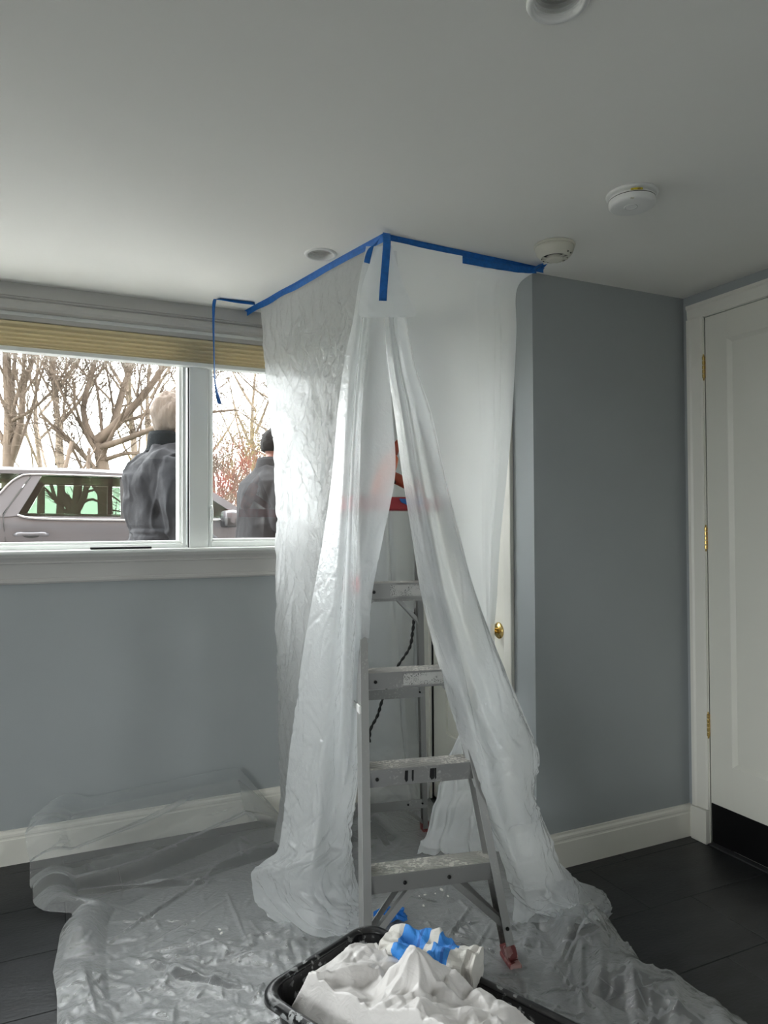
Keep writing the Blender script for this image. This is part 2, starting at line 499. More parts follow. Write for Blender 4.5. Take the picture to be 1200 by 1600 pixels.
# ------------------------------------------------------------------ the room
WX0, WX1, WZ0, WZ1 = -3.1, 1.25, 1.231, 2.187      # window opening
SY0, SY1, SZ0, SZ1 = -1.8, 0.4, 0.45, 1.95           # added opening in the left wall, out of view
def struct(o):
    o['kind'] = 'structure'; return o

mb = MB()
mb.box(XL - .2, WX0, YW, YW + .2, 0, H); mb.box(WX1, XC + 1.2, YW, YW + .2, 0, H)
mb.box(WX0, WX1, YW, YW + .2, 0, WZ0 - .004); mb.box(WX0, WX1, YW, YW + .2, WZ1, H)
struct(mb.build('wall_window', M['wall']))
mb = MB()
mb.box(XL - 3, WX0, YW + .2, YW + .24, 0, 6.5); mb.box(WX1, XC + 5, YW + .2, YW + .24, 0, 6.5)
mb.box(WX0, WX1, YW + .2, YW + .24, 0, WZ0 - .03); mb.box(WX0, WX1, YW + .2, YW + .24, WZ1, 6.5)
struct(mb.build('wall_outside', M['sub']))
mb = MB()
mb.box(XC, XR, YD, YD + .1, 0, H)
struct(mb.build('wall_closet_front', M['wall']))
CY0, CY1, CZ1 = 2.445, 3.08, 2.19
mb = MB()
mb.box(XC, XC + .1, YD + .1, CY0, 0, H); mb.box(XC, XC + .1, CY1, YW, 0, H); mb.box(XC, XC + .1, CY0, CY1, CZ1, H)
struct(mb.build('wall_closet_side', M['wall']))
DY0, DY1, DZ1 = 1.33, 2.148, 2.19
RY0_, RY1_ = -1.8, -0.6            # opening added in the right wall, behind the camera, for more light
mb = MB()
mb.box(XR, XR + .12, DY1, YD + 1.2, 0, H); mb.box(XR, XR + .12, YB - .2, RY0_, 0, H); mb.box(XR, XR + .12, RY1_, DY0, 0, H); mb.box(XR, XR + .12, RY0_, RY1_, 0, 1.0); mb.box(XR, XR + .12, RY0_, RY1_, 2.0, H); mb.box(XR, XR + .12, DY0, DY1, DZ1, H)
mb.box(XR + .12, XR + .16, DY0 - .1, DY1 + .1, 0, H)
struct(mb.build('wall_right', M['wall']))
mb = MB()
mb.box(XL - .2, XL, SY1, YW, 0, H); mb.box(XL - .2, XL, YB - .2, SY0, 0, H)
mb.box(XL - .2, XL, SY0, SY1, 0, SZ0); mb.box(XL - .2, XL, SY0, SY1, SZ1, H)
struct(mb.build('wall_left', M['wall']))
mb = MB(); mb.box(XL, XR, YB - .2, YB, 0, H)
struct(mb.build('wall_back', M['wall']))

# ceiling with two round cut-outs for the recessed lights
CANS = [(0.873, 2.414), (0.853, 1.058)]
CR = 0.047
mb = MB()
x0, x1 = 0.763, 0.963
ys = [YB - .2]
for cx, cy in sorted(CANS, key=lambda c: c[1]):
    ys += [cy - .1, cy + .1]
    n = 32; V = []; Fc = []
    for k in range(n):
        a = 2 * math.pi * k / n
        c, s_ = math.cos(a), math.sin(a)
        V.append((cx + CR * c, cy + CR * s_, H))
    for k in range(n):
        a = 2 * math.pi * k / n
        c, s_ = math.cos(a), math.sin(a)
        t = min(((x1 - cx) / c if c > 0 else (x0 - cx) / c) if abs(c) > 1e-9 else 9, (0.1 / abs(s_)) if abs(s_) > 1e-9 else 9)
        V.append((cx + t * c, cy + t * s_, H))
    for k in range(n):
        Fc.append((k, n + k, n + (k + 1) % n, (k + 1) % n))
    for sx, sy in ((x1, 1), (x0, 1), (x0, -1), (x1, -1)):      # corners of the square
        ang = math.atan2(sy * .1, sx - cx) % (2 * math.pi)
        k = int(ang / (2 * math.pi) * n)
        V.append((sx, cy + sy * .1, H)); Fc.append((n + k, len(V) - 1, n + (k + 1) % n))
    mb.add(V, Fc)
ys.append(YW + .2)
for a, b in zip(ys[::2], ys[1::2]):
    mb.add([(x0, a, H), (x1, a, H), (x1, b, H), (x0, b, H)], [(0, 3, 2, 1)])
for a, b in ((XL - .2, x0), (x1, XR + .2)):
    mb.add([(a, YB - .2, H), (b, YB - .2, H), (b, YW + .2, H), (a, YW + .2, H)], [(0, 3, 2, 1)])
mb.box(XL - .2, XR + .2, YB - .2, YW + .24, H + .18, H + .3)
struct(mb.build('ceiling', M['ceiling']))

# floor: grout bed and slate tiles laid in staggered rows
mb = MB(); mb.box(XL - .2, XR + .2, YB - .2, YW + .2, -.15, -.0022)
floor = struct(mb.build('floor', M['grout']))
TP, TL, GAP = 0.3075, 0.61, 0.0028
tile_cache = {}
row = 0
rng = random.Random(4)
k0 = int(math.floor((YB - 1.575) / TP))
for k in range(k0, 7):
    ya, yb = max(YB, 1.575 + k * TP), min(YW, 1.575 + (k + 1) * TP)
    off = 2.068 if k % 2 == 0 else 1.878
    j = int(math.floor((XL - off) / TL))
    while off + j * TL < XR:
        xa, xb = max(XL, off + j * TL), min(XR, off + (j + 1) * TL)
        j += 1
        if xb - xa < .02 or yb - ya < .02: continue
        key = (round(xb - xa, 3), round(yb - ya, 3))
        if key not in tile_cache:
            w, h = (xb - xa) / 2 - GAP / 2, (yb - ya) / 2 - GAP / 2
            e = 0.0012
            V = [(-w, -h, -.008), (w, -h, -.008), (w, h, -.008), (-w, h, -.008), (-w, -h, -e), (w, -h, -e), (w, h, -e), (-w, h, -e),
                 (-w + e, -h + e, 0), (w - e, -h + e, 0), (w - e, h - e, 0), (-w + e, h - e, 0)]
            Fc = [(0, 1, 5, 4), (1, 2, 6, 5), (2, 3, 7, 6), (3, 0, 4, 7), (4, 5, 9, 8), (5, 6, 10, 9), (6, 7, 11, 10), (7, 4, 8, 11), (8, 9, 10, 11)]
            me = bpy.data.meshes.new('tile'); me.from_pydata(V, [], Fc); me.update(); me.materials.append(M['tile'])
            tile_cache[key] = me
        o = bpy.data.objects.new('tile', tile_cache[key])
        o.location = ((xa + xb) / 2, (ya + yb) / 2, rng.uniform(-.0004, .0002))
        col.objects.link(o); o.parent = floor

# baseboards
BP = [(0, 0), (-.016, 0), (-.016, .098), (-.013, .101), (-.0125, .106), (-.0145, .110), (-.0135, .119), (-.008, .125), (-.0075, .1325), (0, .1325)]
def baseboard(name, a, b, n, mt='trim'):
    """from a to b along the wall; n = direction out of the wall"""
    a, b, n = Vector((*a, 0)), Vector((*b, 0)), Vector((*n, 0))
    pts = [a + n * (-d) + Vector((0, 0, z)) for d, z in BP]
    m_ = MB(); m_.prism(pts, (0, 0, 0), b - a)
    return struct(m_.build(name, M[mt]))
baseboard('baseboard_window', (XL, YW), (XC, YW), (0, -1))
baseboard('baseboard_closet_front', (XC - .014, YD), (XR, YD), (0, -1))
baseboard('baseboard_closet_side', (XC, YD - .014), (XC, CY0 - .056), (-1, 0))
baseboard('baseboard_right', (XR, YD - .014), (XR, 2.227), (-1, 0))
baseboard('baseboard_left', (XL, YB), (XL, YW), (1, 0))

# ------------------------------------------------------------------ door in the right wall
d1 = struct(empty('door_1', (XR, (DY0 + DY1) / 2, 0)))
def rel(mb_, root):
    l = root.location
    mb_.V = [(v[0] - l[0], v[1] - l[1], v[2] - l[2]) for v in mb_.V]
    return mb_
xf = XR + .001                                   # face of the slab
PY1, PY0, PZ0, PZ1 = 2.040, 1.44, .344, 2.077
g = .0015
mb = MB(); mb.box(xf, xf + .035, PY1, DY1 - g, .012, DZ1 - g); rel(mb, d1).build('stile', M['door'], d1, bevel=.0015)
mb = MB(); mb.box(xf, xf + .035, DY0 + g, PY0, .012, DZ1 - g); rel(mb, d1).build('stile', M['door'], d1, bevel=.0015)
mb = MB(); mb.box(xf, xf + .035, PY0, PY1, PZ1, DZ1 - g); rel(mb, d1).build('rail', M['door'], d1)
mb = MB(); mb.box(xf, xf + .035, PY0, PY1, .012, PZ0); rel(mb, d1).build('rail', M['door'], d1)
mb = MB(); mb.box(xf + .012, xf + .03, PY0, PY1, PZ0, PZ1)
rel(mb, d1).build('panel', M['door'], d1)
mb = MB()
for (ya, za, yb, zb) in ((PY0, PZ0, PY1, PZ0), (PY1, PZ0, PY1, PZ1), (PY1, PZ1, PY0, PZ1), (PY0, PZ1, PY0, PZ0)):
    cy, cz = (PY0 + PY1) / 2, (PZ0 + PZ1) / 2
    def ins(y, z, t): return (y + (t if y < cy else -t), z + (t if z < cz else -t))
    A, B = ins(ya, za, .016), ins(yb, zb, .016)
    mb.add([(xf, ya, za), (xf, yb, zb), (xf + .0118, *B), (xf + .0118, *A)], [(0, 1, 2, 3)])
rel(mb, d1).build('panel_moulding', M['door'], d1)
mb = MB(); mb.box(xf - .0025, xf + .0, DY0 + .012, DY1 - .006, .014, .172)
kp = rel(mb, d1).build('kick_plate', M['kick'], d1); kp['label'] = 'flat black kick plate'
# casing and plinth block
cs = struct(empty('trim_1', (XR, DY1, 0)))
CP = [(0, 0), (0, -.010), (-.010, -.013), (-.05, -.016), (-.058, -.022), (-.072, -.022), (-.0745, -.012), (-.0745, 0)]   # across, out
yo = DY1 + .003
mb = MB(); mb.prism([(XR + o_, yo - a_, .14) for a_, o_ in CP], (0, 0, 0), (0, 0, 2.193 - .14)); rel(mb, cs).build('side_casing', M['trim'], cs)
mb = MB(); mb.prism([(XR + o_, yo + .0745, 2.193 - a_ * .85) for a_, o_ in CP], (0, 0, 0), (0, DY0 - .08 - yo - .0745, 0)); rel(mb, cs).build('head_casing', M['trim'], cs)
mb = MB(); mb.box(XR - .026, XR, yo - .001, yo + .077, 0, .138)
pb = rel(mb, cs).build('plinth_block', M['trim'], cs, bevel=.003)
mb = MB(); mb.box(XR - .002, XR + .10, DY1, DY1 + .003, 0, DZ1 + .003); mb.box(XR - .002, XR + .1, DY0, DY1 + .003, DZ1, DZ1 + .003); rel(mb, cs).build('door_jamb', M['trim'], cs)
mb = MB(); mb.box(XR - .02, XR + .1, DY0, DY1, 0, .006); struct(mb.build('trim_2', M['grout'], bevel=.002))
for hz in (1.98, 1.265, .489):
    h = empty('hinge', (0, DY1 + .004 - d1.location.y, hz), parent=d1)
    for k in range(5):
        mb = MB(); mb.lathe([(0, -.0085), (.0062, -.0085), (.0066, -.007), (.0066, .007), (.0062, .0085), (0, .0085)], (-.004, 0, (k - 2) * .0185), n=14)
        mb.build('hinge_knuckle', M['brass'], h, smooth=False)
    mb = MB(); mb.lathe([(0, .046), (.0045, .046), (.005, .05), (.003, .055), (0, .056)], (-.004, 0, 0), n=12); mb.lathe([(0, -.046), (.0045, -.046), (.005, -.05), (.003, -.055), (0, -.056)], (-.004, 0, 0), n=12)
    mb.build('hinge_tip', M['brass'], h, smooth=True)
    mb = MB(); mb.box(.0015, .0065, -.013, .012, -.0455, .0455); mb.build('hinge_leaf', M['brass'], h)

# ------------------------------------------------------------------ closet door behind the film
d2 = struct(empty('door_2', (XC, CY0, 0)))
mb = MB(); mb.box(XC + .006, XC + .04, CY0 + .003, CY0 + .12, .012, CZ1 - .003); rel(mb, d2).build('stile', M['door'], d2, bevel=.0015)
mb = MB(); mb.box(XC + .006, XC + .04, CY1 - .12, CY1 - .003, .012, CZ1 - .003); rel(mb, d2).build('stile', M['door'], d2, bevel=.0015)
mb = MB(); mb.box(XC + .006, XC + .04, CY0 + .12, CY1 - .12, .012, .34); rel(mb, d2).build('rail', M['door'], d2)
mb = MB(); mb.box(XC + .006, XC + .04, CY0 + .12, CY1 - .12, 2.07, CZ1 - .003); rel(mb, d2).build('rail', M['door'], d2)
mb = MB(); mb.box(XC + .018, XC + .034, CY0 + .12, CY1 - .12, .34, 2.07); rel(mb, d2).build('panel', M['door'], d2)
kb = empty('door_knob', (.006, .064, .886), parent=d2); kb['label'] = 'round polished brass knob'
mb = MB(); mb.lathe([(0, 0), (.034, 0), (.034, -.003), (.030, -.007), (.024, -.008), (.022, -.010), (.012, -.011)], n=32, axis='x'); mb.build('rosette', M['brass'], kb, smooth=True)
mb = MB(); mb.lathe([(.011, -.009), (.011, -.03), (.018, -.034), (.026, -.041), (.028, -.05), (.025, -.058), (.017, -.063), (.008, -.0645), (0, -.065)], n=32, axis='x'); mb.build('knob', M['brass'], kb, smooth=True)
cs = struct(empty('trim_3', (XC, CY0, 0)))
mb = MB(); mb.box(XC - .018, XC, CY0 - .055, CY0 - .002, 0, 2.194); rel(mb, cs).build('side_casing', M['trim'], cs, bevel=.004)
mb = MB(); mb.box(XC - .018, XC, CY1 + .002, CY1 + .055, 0, 2.194); rel(mb, cs).build('side_casing', M['trim'], cs, bevel=.004)
mb = MB(); mb.box(XC - .018, XC, CY0 - .055, CY1 + .055, 2.194, 2.25); rel(mb, cs).build('head_casing', M['trim'], cs, bevel=.004)
mb = MB(); mb.box(XC, XC + .1, CY0 - .002, CY0, 0, CZ1); mb.box(XC, XC + .1, CY1, CY1 + .002, 0, CZ1); mb.box(XC, XC + .1, CY0, CY1, CZ1, CZ1 + .002); rel(mb, cs).build('door_jamb', M['trim'], cs)
mb = MB(); mb.box(XC + .1, XC + .12, YD + .1, YW, 0, H); struct(mb.build('wall_closet_inside', M['wall']))

# ------------------------------------------------------------------ window in the far wall
w1 = struct(empty('window_1', (-.925, YW, WZ0)))
T = M['trim_win']
def wpart(name, *boxes, mt=T, bevel=.002):
    m_ = MB()
    for b in boxes: m_.box(*b)
    return rel(m_, w1).build(name, mt, w1, bevel=bevel)
FY0, FY1 = 3.235, 3.335
wpart('jamb', (WX0, WX0 + .015, YW, YW + .2, WZ0, WZ1), bevel=0)
wpart('jamb', (WX1 - .015, WX1, YW, YW + .2, WZ0, WZ1), bevel=0)
wpart('head_jamb', (WX0, WX1, YW, YW + .2, WZ1 - .015, WZ1), bevel=0)
gx = [0.5093, 0.5481, 0.6323, 0.6593]
def sash(xa, xb, za, zb):
    """frame round one light: xa..xb, za..zb are the glass edges"""
    s_ = .028
    for nm, b1, b2 in (('stile', (xa - s_, xa - .012, FY0, FY1, za - .036, zb + .036), (xa - .012, xa, FY0 + .022, FY1, za - .01, zb + .01)),
                   ('stile', (xb + .012, xb + s_, FY0, FY1, za - .036, zb + .036), (xb, xb + .012, FY0 + .022, FY1, za - .01, zb + .01)),
                   ('rail', (xa - .012, xb + .012, FY0, FY1, za - .036, za - .012), (xa, xb, FY0 + .022, FY1, za - .012, za)),
                   ('rail', (xa - .012, xb + .012, FY0, FY1, zb + .012, zb + .036), (xa, xb, FY0 + .022, FY1, zb, zb + .012))):
        wpart(nm, b1, b2, bevel=.0012)
    wpart('pane', (xa - .004, xb + .004, 3.285, 3.289, za - .004, zb + .004), mt=M['glass'], bevel=0)
GZ0, GZ1 = 1.262, 2.125
sash(-1.02, gx[0], GZ0, GZ1)
sash(gx[3], WX1 - .05, GZ0 + .006, GZ1)
sash(-2.05, -1.15, GZ0, GZ1)
sash(WX0 + .05, -2.18, GZ0, GZ1)
wpart('mullion', (gx[1] + .002, gx[2] - .002, FY0 - .016, FY1, WZ0, WZ1 - .015))
wpart('mullion', (-2.152, -2.078, FY0 - .016, FY1, WZ0, WZ1 - .015))
wpart('mullion', (-1.122, -1.048, FY0 - .016, FY1, WZ0, WZ1 - .015))
wpart('weather_strip', (gx[1] - .0015, gx[1] + .0015, FY0 - .001, FY0 + .01, WZ0, WZ1 - .02), (gx[2] - .0015, gx[2] + .0015, FY0 - .001, FY0 + .01, WZ0, WZ1 - .02), mt=M['grout'], bevel=0)
# frame filling round the sashes
wpart('sill_frame', (WX0 + .015, WX1 - .015, FY0 + .004, FY1 + .05, WZ0 - .002, WZ0 + .012))
wpart('frame_filler', (WX1 - .022, WX1 - .015, FY0, FY1, WZ0, WZ1), (WX0 + .015, WX0 + .022, FY0, FY1, WZ0, WZ1), (WX0 + .015, WX1 - .015, FY0 + .004, FY1 + .05, GZ1 + .034, WZ1 - .014))
# sash lock lever on the right-hand light
lk = empty('sash_lock', (gx[3] - .013 - w1.location.x, FY0 - .002 - YW, 1.385 - WZ0), parent=w1)
mb = MB(); mb.box(-.006, .006, -.004, .002, -.035, .03); mb.build('lock_plate', T, lk, bevel=.002)
mb = MB(); mb.tube(spline([(0, -.004, .02), (0, -.014, .028), (.001, -.02, .012), (.002, -.018, -.02), (.001, -.012, -.042)], 5), [.0055] * 12 + [.005] * 6 + [.004] * 3, 8); mb.build('lever', T, lk, smooth=True)
# stool and apron
mb = MB(); mb.prism([(0, y, z) for y, z in ((YW + .05, 1.214), (YW - .03, 1.214), (YW - .036, 1.219), (YW - .036, 1.227), (YW - .032, 1.231), (YW + .05, 1.231))], (WX0 - .1, 0, 0), (WX1 + .1, 0, 0))
rel(mb, w1).build('stool', T, w1, smooth=False)
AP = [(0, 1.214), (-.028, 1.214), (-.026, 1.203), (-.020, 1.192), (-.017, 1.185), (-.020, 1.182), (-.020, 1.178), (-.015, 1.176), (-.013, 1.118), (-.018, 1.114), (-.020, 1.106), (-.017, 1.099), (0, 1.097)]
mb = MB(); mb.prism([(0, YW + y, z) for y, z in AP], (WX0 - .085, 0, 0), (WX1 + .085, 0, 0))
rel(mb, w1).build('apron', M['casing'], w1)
# head casing, up to the ceiling, with a bead and a rounded fascia
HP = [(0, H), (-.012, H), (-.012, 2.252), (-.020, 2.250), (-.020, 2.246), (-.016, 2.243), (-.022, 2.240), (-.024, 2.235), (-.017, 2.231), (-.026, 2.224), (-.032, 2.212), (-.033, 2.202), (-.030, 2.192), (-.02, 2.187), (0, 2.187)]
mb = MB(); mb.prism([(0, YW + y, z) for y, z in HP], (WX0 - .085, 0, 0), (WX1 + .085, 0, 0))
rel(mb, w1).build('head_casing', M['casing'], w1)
for xa, xb in ((WX0 - .085, WX0), (WX1, WX1 + .085)):
    mb = MB(); mb.box(xa, xb, YW - .018, YW, 1.231, 2.187); rel(mb, w1).build('side_casing', T, w1, bevel=.004)

# unseen window added further back in the left wall to brighten the room
w2 = struct(empty('added_window_2', (XL, (SY0 + SY1) / 2, SZ0)))
for b in ((XL - .14, XL - .06, SY0, SY0 + .06, SZ0, SZ1), (XL - .14, XL - .06, SY1 - .06, SY1, SZ0, SZ1), (XL - .14, XL - .06, SY0, SY1, SZ0, SZ0 + .06), (XL - .14, XL - .06, SY0, SY1, SZ1 - .06, SZ1), (XL - .14, XL - .06, -.73, -.67, SZ0, SZ1)):
    mb = MB(); mb.box(*b); rel(mb, w2).build('frame', T, w2)
mb = MB(); mb.box(XL - .102, XL - .098, SY0 + .05, SY1 - .05, SZ0 + .05, SZ1 - .05); rel(mb, w2).build('pane', M['glass'], w2)

w3 = struct(empty('added_window_3', (XR, (RY0_ + RY1_) / 2, 1.0)))  # unseen window added in the right wall to brighten the ceiling
for b in ((XR + .04, XR + .1, RY0_, RY0_ + .05, 1.0, 2.0), (XR + .04, XR + .1, RY1_ - .05, RY1_, 1.0, 2.0), (XR + .04, XR + .1, RY0_, RY1_, 1.0, 1.05), (XR + .04, XR + .1, RY0_, RY1_, 1.95, 2.0)):
    mb = MB(); mb.box(*b); rel(mb, w3).build('frame', T, w3)
mb = MB(); mb.box(XR + .068, XR + .072, RY0_ + .04, RY1_ - .04, 1.04, 1.96); rel(mb, w3).build('pane', M['glass'], w3)

# pleated shade, drawn almost fully up
sh = tag(empty('window_shade', (-.34, YW + .02, 2.15)), 'cream pleated cellular shade drawn up at the top of the window', 'blind')
sx0, sx1 = WX0 + .02, WX1 - .02
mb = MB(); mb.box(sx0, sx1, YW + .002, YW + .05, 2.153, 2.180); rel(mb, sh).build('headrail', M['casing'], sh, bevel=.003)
pts = []
zz = 2.150
fr, bk = YW - .006, YW + .044
hs = [.024, .020, .018, .016, .014, .012]
f_pts = [(fr + .010, zz)]
for h_ in hs:
    f_pts += [(fr + .001, zz - h_ * .35), (fr, zz - h_ * .6), (fr + .010, zz - h_)]
    zz -= h_
pr = f_pts + [(bk, zz), (bk, 2.150)]
mb = MB(); mb.prism([(0, y, z) for y, z in pr], (sx0 + .004, 0, 0), (sx1 - .004, 0, 0)); c_ = rel(mb, sh).build('pleated_cloth', M['shade'], sh)
mb = MB(); mb.box(sx0, sx1, YW - .008, YW + .04, zz - .018, zz); rel(mb, sh).build('bottom_rail', M['trim_win'], sh, bevel=.003)
mb = MB(); mb.box(.93, .975, YW - .0095, YW - .008, zz - .014, zz - .008); hp = rel(mb, sh).build('handle_tab', M['grout'], sh)

# ------------------------------------------------------------------ ceiling fittings
def can_light(c, label):
    r = tag(empty('recessed_light', (c[0], c[1], H)), label, 'ceiling light', 'recessed ceiling lights')
    mb = MB(); mb.lathe([(CR, .002), (CR - .003, -.004), (.050, -.006), (.056, -.005), (.0585, -.001), (.0585, .0)], n=48); mb.build('trim_ring', M['white_plastic'], r, smooth=True)
    prof = [(CR - .001, 0)]
    z = 0.0
    for k in range(7):
        prof += [(CR - .001 - k * .0012, z + .006), (CR - .004 - k * .0012, z + .0075)]
        z += .0085
    prof += [(.036, z + .004), (.0, z + .004)]
    mb = MB(); mb.lathe(prof, n=48); mb.build('baffle', M['white_plastic'], r)
    mb = MB(); mb.lathe([(0, .030), (.012, .031), (.022, .036), (.026, .046), (.024, .058), (.018, .062)], n=32); mb.build('bulb', M['ivory_plastic'], r, smooth=True)
    return r
can_light(CANS[0], 'small round recessed ceiling light above the left strip of blue tape')
can_light(CANS[1], 'round recessed ceiling light cut by the top edge of the picture')

det = tag(empty('smoke_detector', (1.551, 1.595, H), rotz=-.43), 'flat white smoke detector with a yellow sticker on the ceiling', 'smoke detector', 'ceiling detectors')
mb = MB(); mb.lathe([(0, 0), (.073, 0), (.074, -.004), (.073, -.008), (.068, -.0095), (.060, -.010)], n=56); mb.build('mounting_plate', M['white_plastic'], det, smooth=True)
mb = MB(); mb.lathe([(.058, -.009), (.062, -.011), (.0655, -.013), (.0665, -.018), (.0660, -.034), (.064, -.038), (.058, -.0405), (.040, -.0415), (0, -.042)], n=56); bd = mb.build('housing', M['white_plastic'], det, smooth=True)
mb = MB(); mb.lathe([(.019, -.0412), (.0195, -.0425), (.0165, -.0428), (.0155, -.0418)], (-.006, -.006, 0), n=32); mb.build('test_button_ring', M['white_plastic'], det, smooth=True)
mb = MB(); mb.lathe([(.0665, -.0195), (.0668, -.0205), (.0665, -.0215)], n=56); mb.build('vent_groove', M['dark'], det)
V = []; Fc = []
for k in range(9):
    a = math.radians(-112 + k * 3.6)
    for z in (-.0125, -.0185): V.append((.0672 * math.cos(a), .0672 * math.sin(a), z))
for k in range(8): Fc.append((2 * k, 2 * k + 2, 2 * k + 3, 2 * k + 1))
stk = link_mesh('sticker', V, Fc, mat('yellow_sticker', (.62, .50, .03), .5, c2=(.25, .19, .02), vscale=160, lo=.5, hi=.56), det); stk['label'] = 'small yellow warning sticker'
mb = MB(); mb.box(-.026, -.017, -.0655, -.060, -.0425, -.040); mb.build('indicator', M['ivory_plastic'], det)
mb = MB(); mb.box(-.010, -.004, -.0725, -.066, -.011, -.002); mb.build('clip', M['white_plastic'], det)
mb = MB(); mb.box(.0655, .0675, -.004, .004, -.032, -.027); mb.build('vent_slot', M['dark'], det)

det = tag(empty('smoke_detector', (1.590, 2.004, H), rotz=-.43), 'domed ivory smoke detector at the end of the blue tape', 'smoke detector', 'ceiling detectors')
mb = MB(); mb.lathe([(0, 0), (.070, 0), (.0715, -.004), (.070, -.009), (.066, -.010)], n=56); mb.build('mounting_plate', M['ivory_plastic'], det, smooth=True)
mb = MB(); mb.lathe([(.066, -.008), (.067, -.011), (.0665, -.018), (.062, -.030), (.053, -.041), (.046, -.046)], n=56); mb.build('housing', M['ivory_plastic'], det, smooth=True)
mb = MB(); mb.lathe([(.046, -.0455), (.044, -.0455), (.043, -.040), (0, -.040)], n=40); mb.build('chamber', M['dark'], det)
mb = MB(); mb.lathe([(.029, -.041), (.029, -.050), (.026, -.0535), (.016, -.055), (0, -.0555)], n=40); mb.build('cap', M['ivory_plastic'], det, smooth=True)
for k in range(12):
    a = 2 * math.pi * k / 12 + .1
    if k in (7, 8, 9): continue
    mb = MB(); c, s_ = math.cos(a), math.sin(a)
    mb.beam((.028 * c, .028 * s_, -.0475), (.0465 * c, .0465 * s_, -.0455), .008, .004); mb.build('grille_bar', M['ivory_plastic'], det)
for a in (-.9, -.55): 
    mb = MB(); c, s_ = math.cos(a), math.sin(a); mb.beam((.055 * c, .055 * s_, -.0385), (.0585 * c, .0585 * s_, -.0355), .004, .004); mb.build('lamp_hole', M['dark'], det)

# black strip on the stool
bs = MB(); bs.box(*(0.1439, 0.3856, 3.176, 3.200, 1.2315, 1.2405)); tag(bs.build('black_strip', M['black'], bevel=.002), 'short black plastic strip lying on the windowsill', 'strip')

# ------------------------------------------------------------------ stepladder
LR = -0.1972
lad = tag(empty('stepladder', (1.0432, 1.8728, 0.0), rotz=LR), 'worn aluminium stepladder with a red top, standing between the plastic curtains', 'ladder')
LH, LEAN, W0, W1, SK = 1.43, .446, .2365, .122, -.0322
FLOORZ = .004
def fx(z, s): t = z / LH; return s * (W0 + (W1 - W0) * t) + SK * t
def fy(z): return LEAN * z / LH
for s in (-1, 1):
    o_ = .013 * s
    mb = MB(); mb.channel((fx(.045, s) - o_, fy(.045), .045), (fx(1.392, s) - o_, fy(1.392), 1.392), .026, .062, .003, (0, s, 0))
    mb.build('front_rail', M['alu'], lad, bevel=.0008)
    # shoe
    a, b = (fx(FLOORZ, s) - o_, fy(FLOORZ), FLOORZ + .012), (fx(.05, s) - o_, fy(.05), .05)
    mb = MB(); mb.beam(a, b, .031, .067, (0, 1, 0)); f = mb.build('foot', M['redfoot'], lad, bevel=.004)
    f['label'] = 'worn red plastic foot'
    mb = MB(); mb.box(fx(0, s) - o_ - .019, fx(0, s) - o_ + .019, -.04, .042, FLOORZ, FLOORZ + .014); mb.build('foot_pad', M['redfoot'], f, bevel=.003)
def step(z, k):
    xa, xb = fx(z, -1) + .004, fx(z, 1) - .004
    y0 = fy(z) - .030
    p = empty('step', (0, 0, 0), parent=lad)
    mb = MB(); mb.box(xa, xb, y0, y0 + .082, z - .004, z)
    for j in range(9): mb.box(xa + .004, xb - .004, y0 + .004 + j * .0088, y0 + .0075 + j * .0088, z, z + .0016)
    mb.build('tread', M['alu_tread'], p)
    mb = MB(); mb.box(xa, xb, y0 - .002, y0 + .001, z - .052, z + .001); mb.box(xa, xb, y0, y0 + .012, z - .053, z - .050); mb.build('front_lip', M['alu'], p, bevel=.0007)
    mb = MB(); mb.box(xa, xb, y0 + .079, y0 + .082, z - .045, z); mb.build('rear_lip', M['alu'], p)
    xs = [fx(z, -1) + .012, fx(z, 1) - .012]
    if k == 0: xs += [xa + .125, xb - .155]
    else: xs += [xa + .045]
    for x in xs:
        mb = MB(); mb.lathe([(0, -.006), (.0035, -.006), (.0055, -.004), (.006, 0)], (x, y0 - .002, z - .028), n=14, axis='y'); mb.build('bolt', M['bolt'], p)
    return p, xa, xb, y0
worn = speckled('worn_printed_label', (.46, .46, .44), (.16, .16, .155), .7, 0, 260, .52, .8, 45., .42)
for k, z in enumerate((.282, .564, .846, 1.128)):
    p, xa, xb, y0 = step(z, k)
    if k in (2, 3):
        a = (.42, .98) if k == 2 else (.36, .99)
        mb = MB(); mb.box(xa + (xb - xa) * a[0], xa + (xb - xa) * a[1], y0 - .0028, y0 - .0019, z - .044, z - .006)
        q = mb.build('worn_label', worn, p); q['label'] = 'scraped remains of a printed label'
    if k == 1:
        for f_, w in ((.36, .010), (.42, .006), (.58, .014), (.62, .005)):
            mb = MB(); x = xa + (xb - xa) * f_
            mb.prism([(x, y0 - .0028, z - .008), (x + w, y0 - .0028, z - .008), (x + w * .9, y0 - .0028, z - .04), (x + w * .3, y0 - .0028, z - .044), (x - w * .15, y0 - .0028, z - .034)], (0, 0, 0), (0, .001, 0))
            mb.build('paint_drip', M['black'], p)
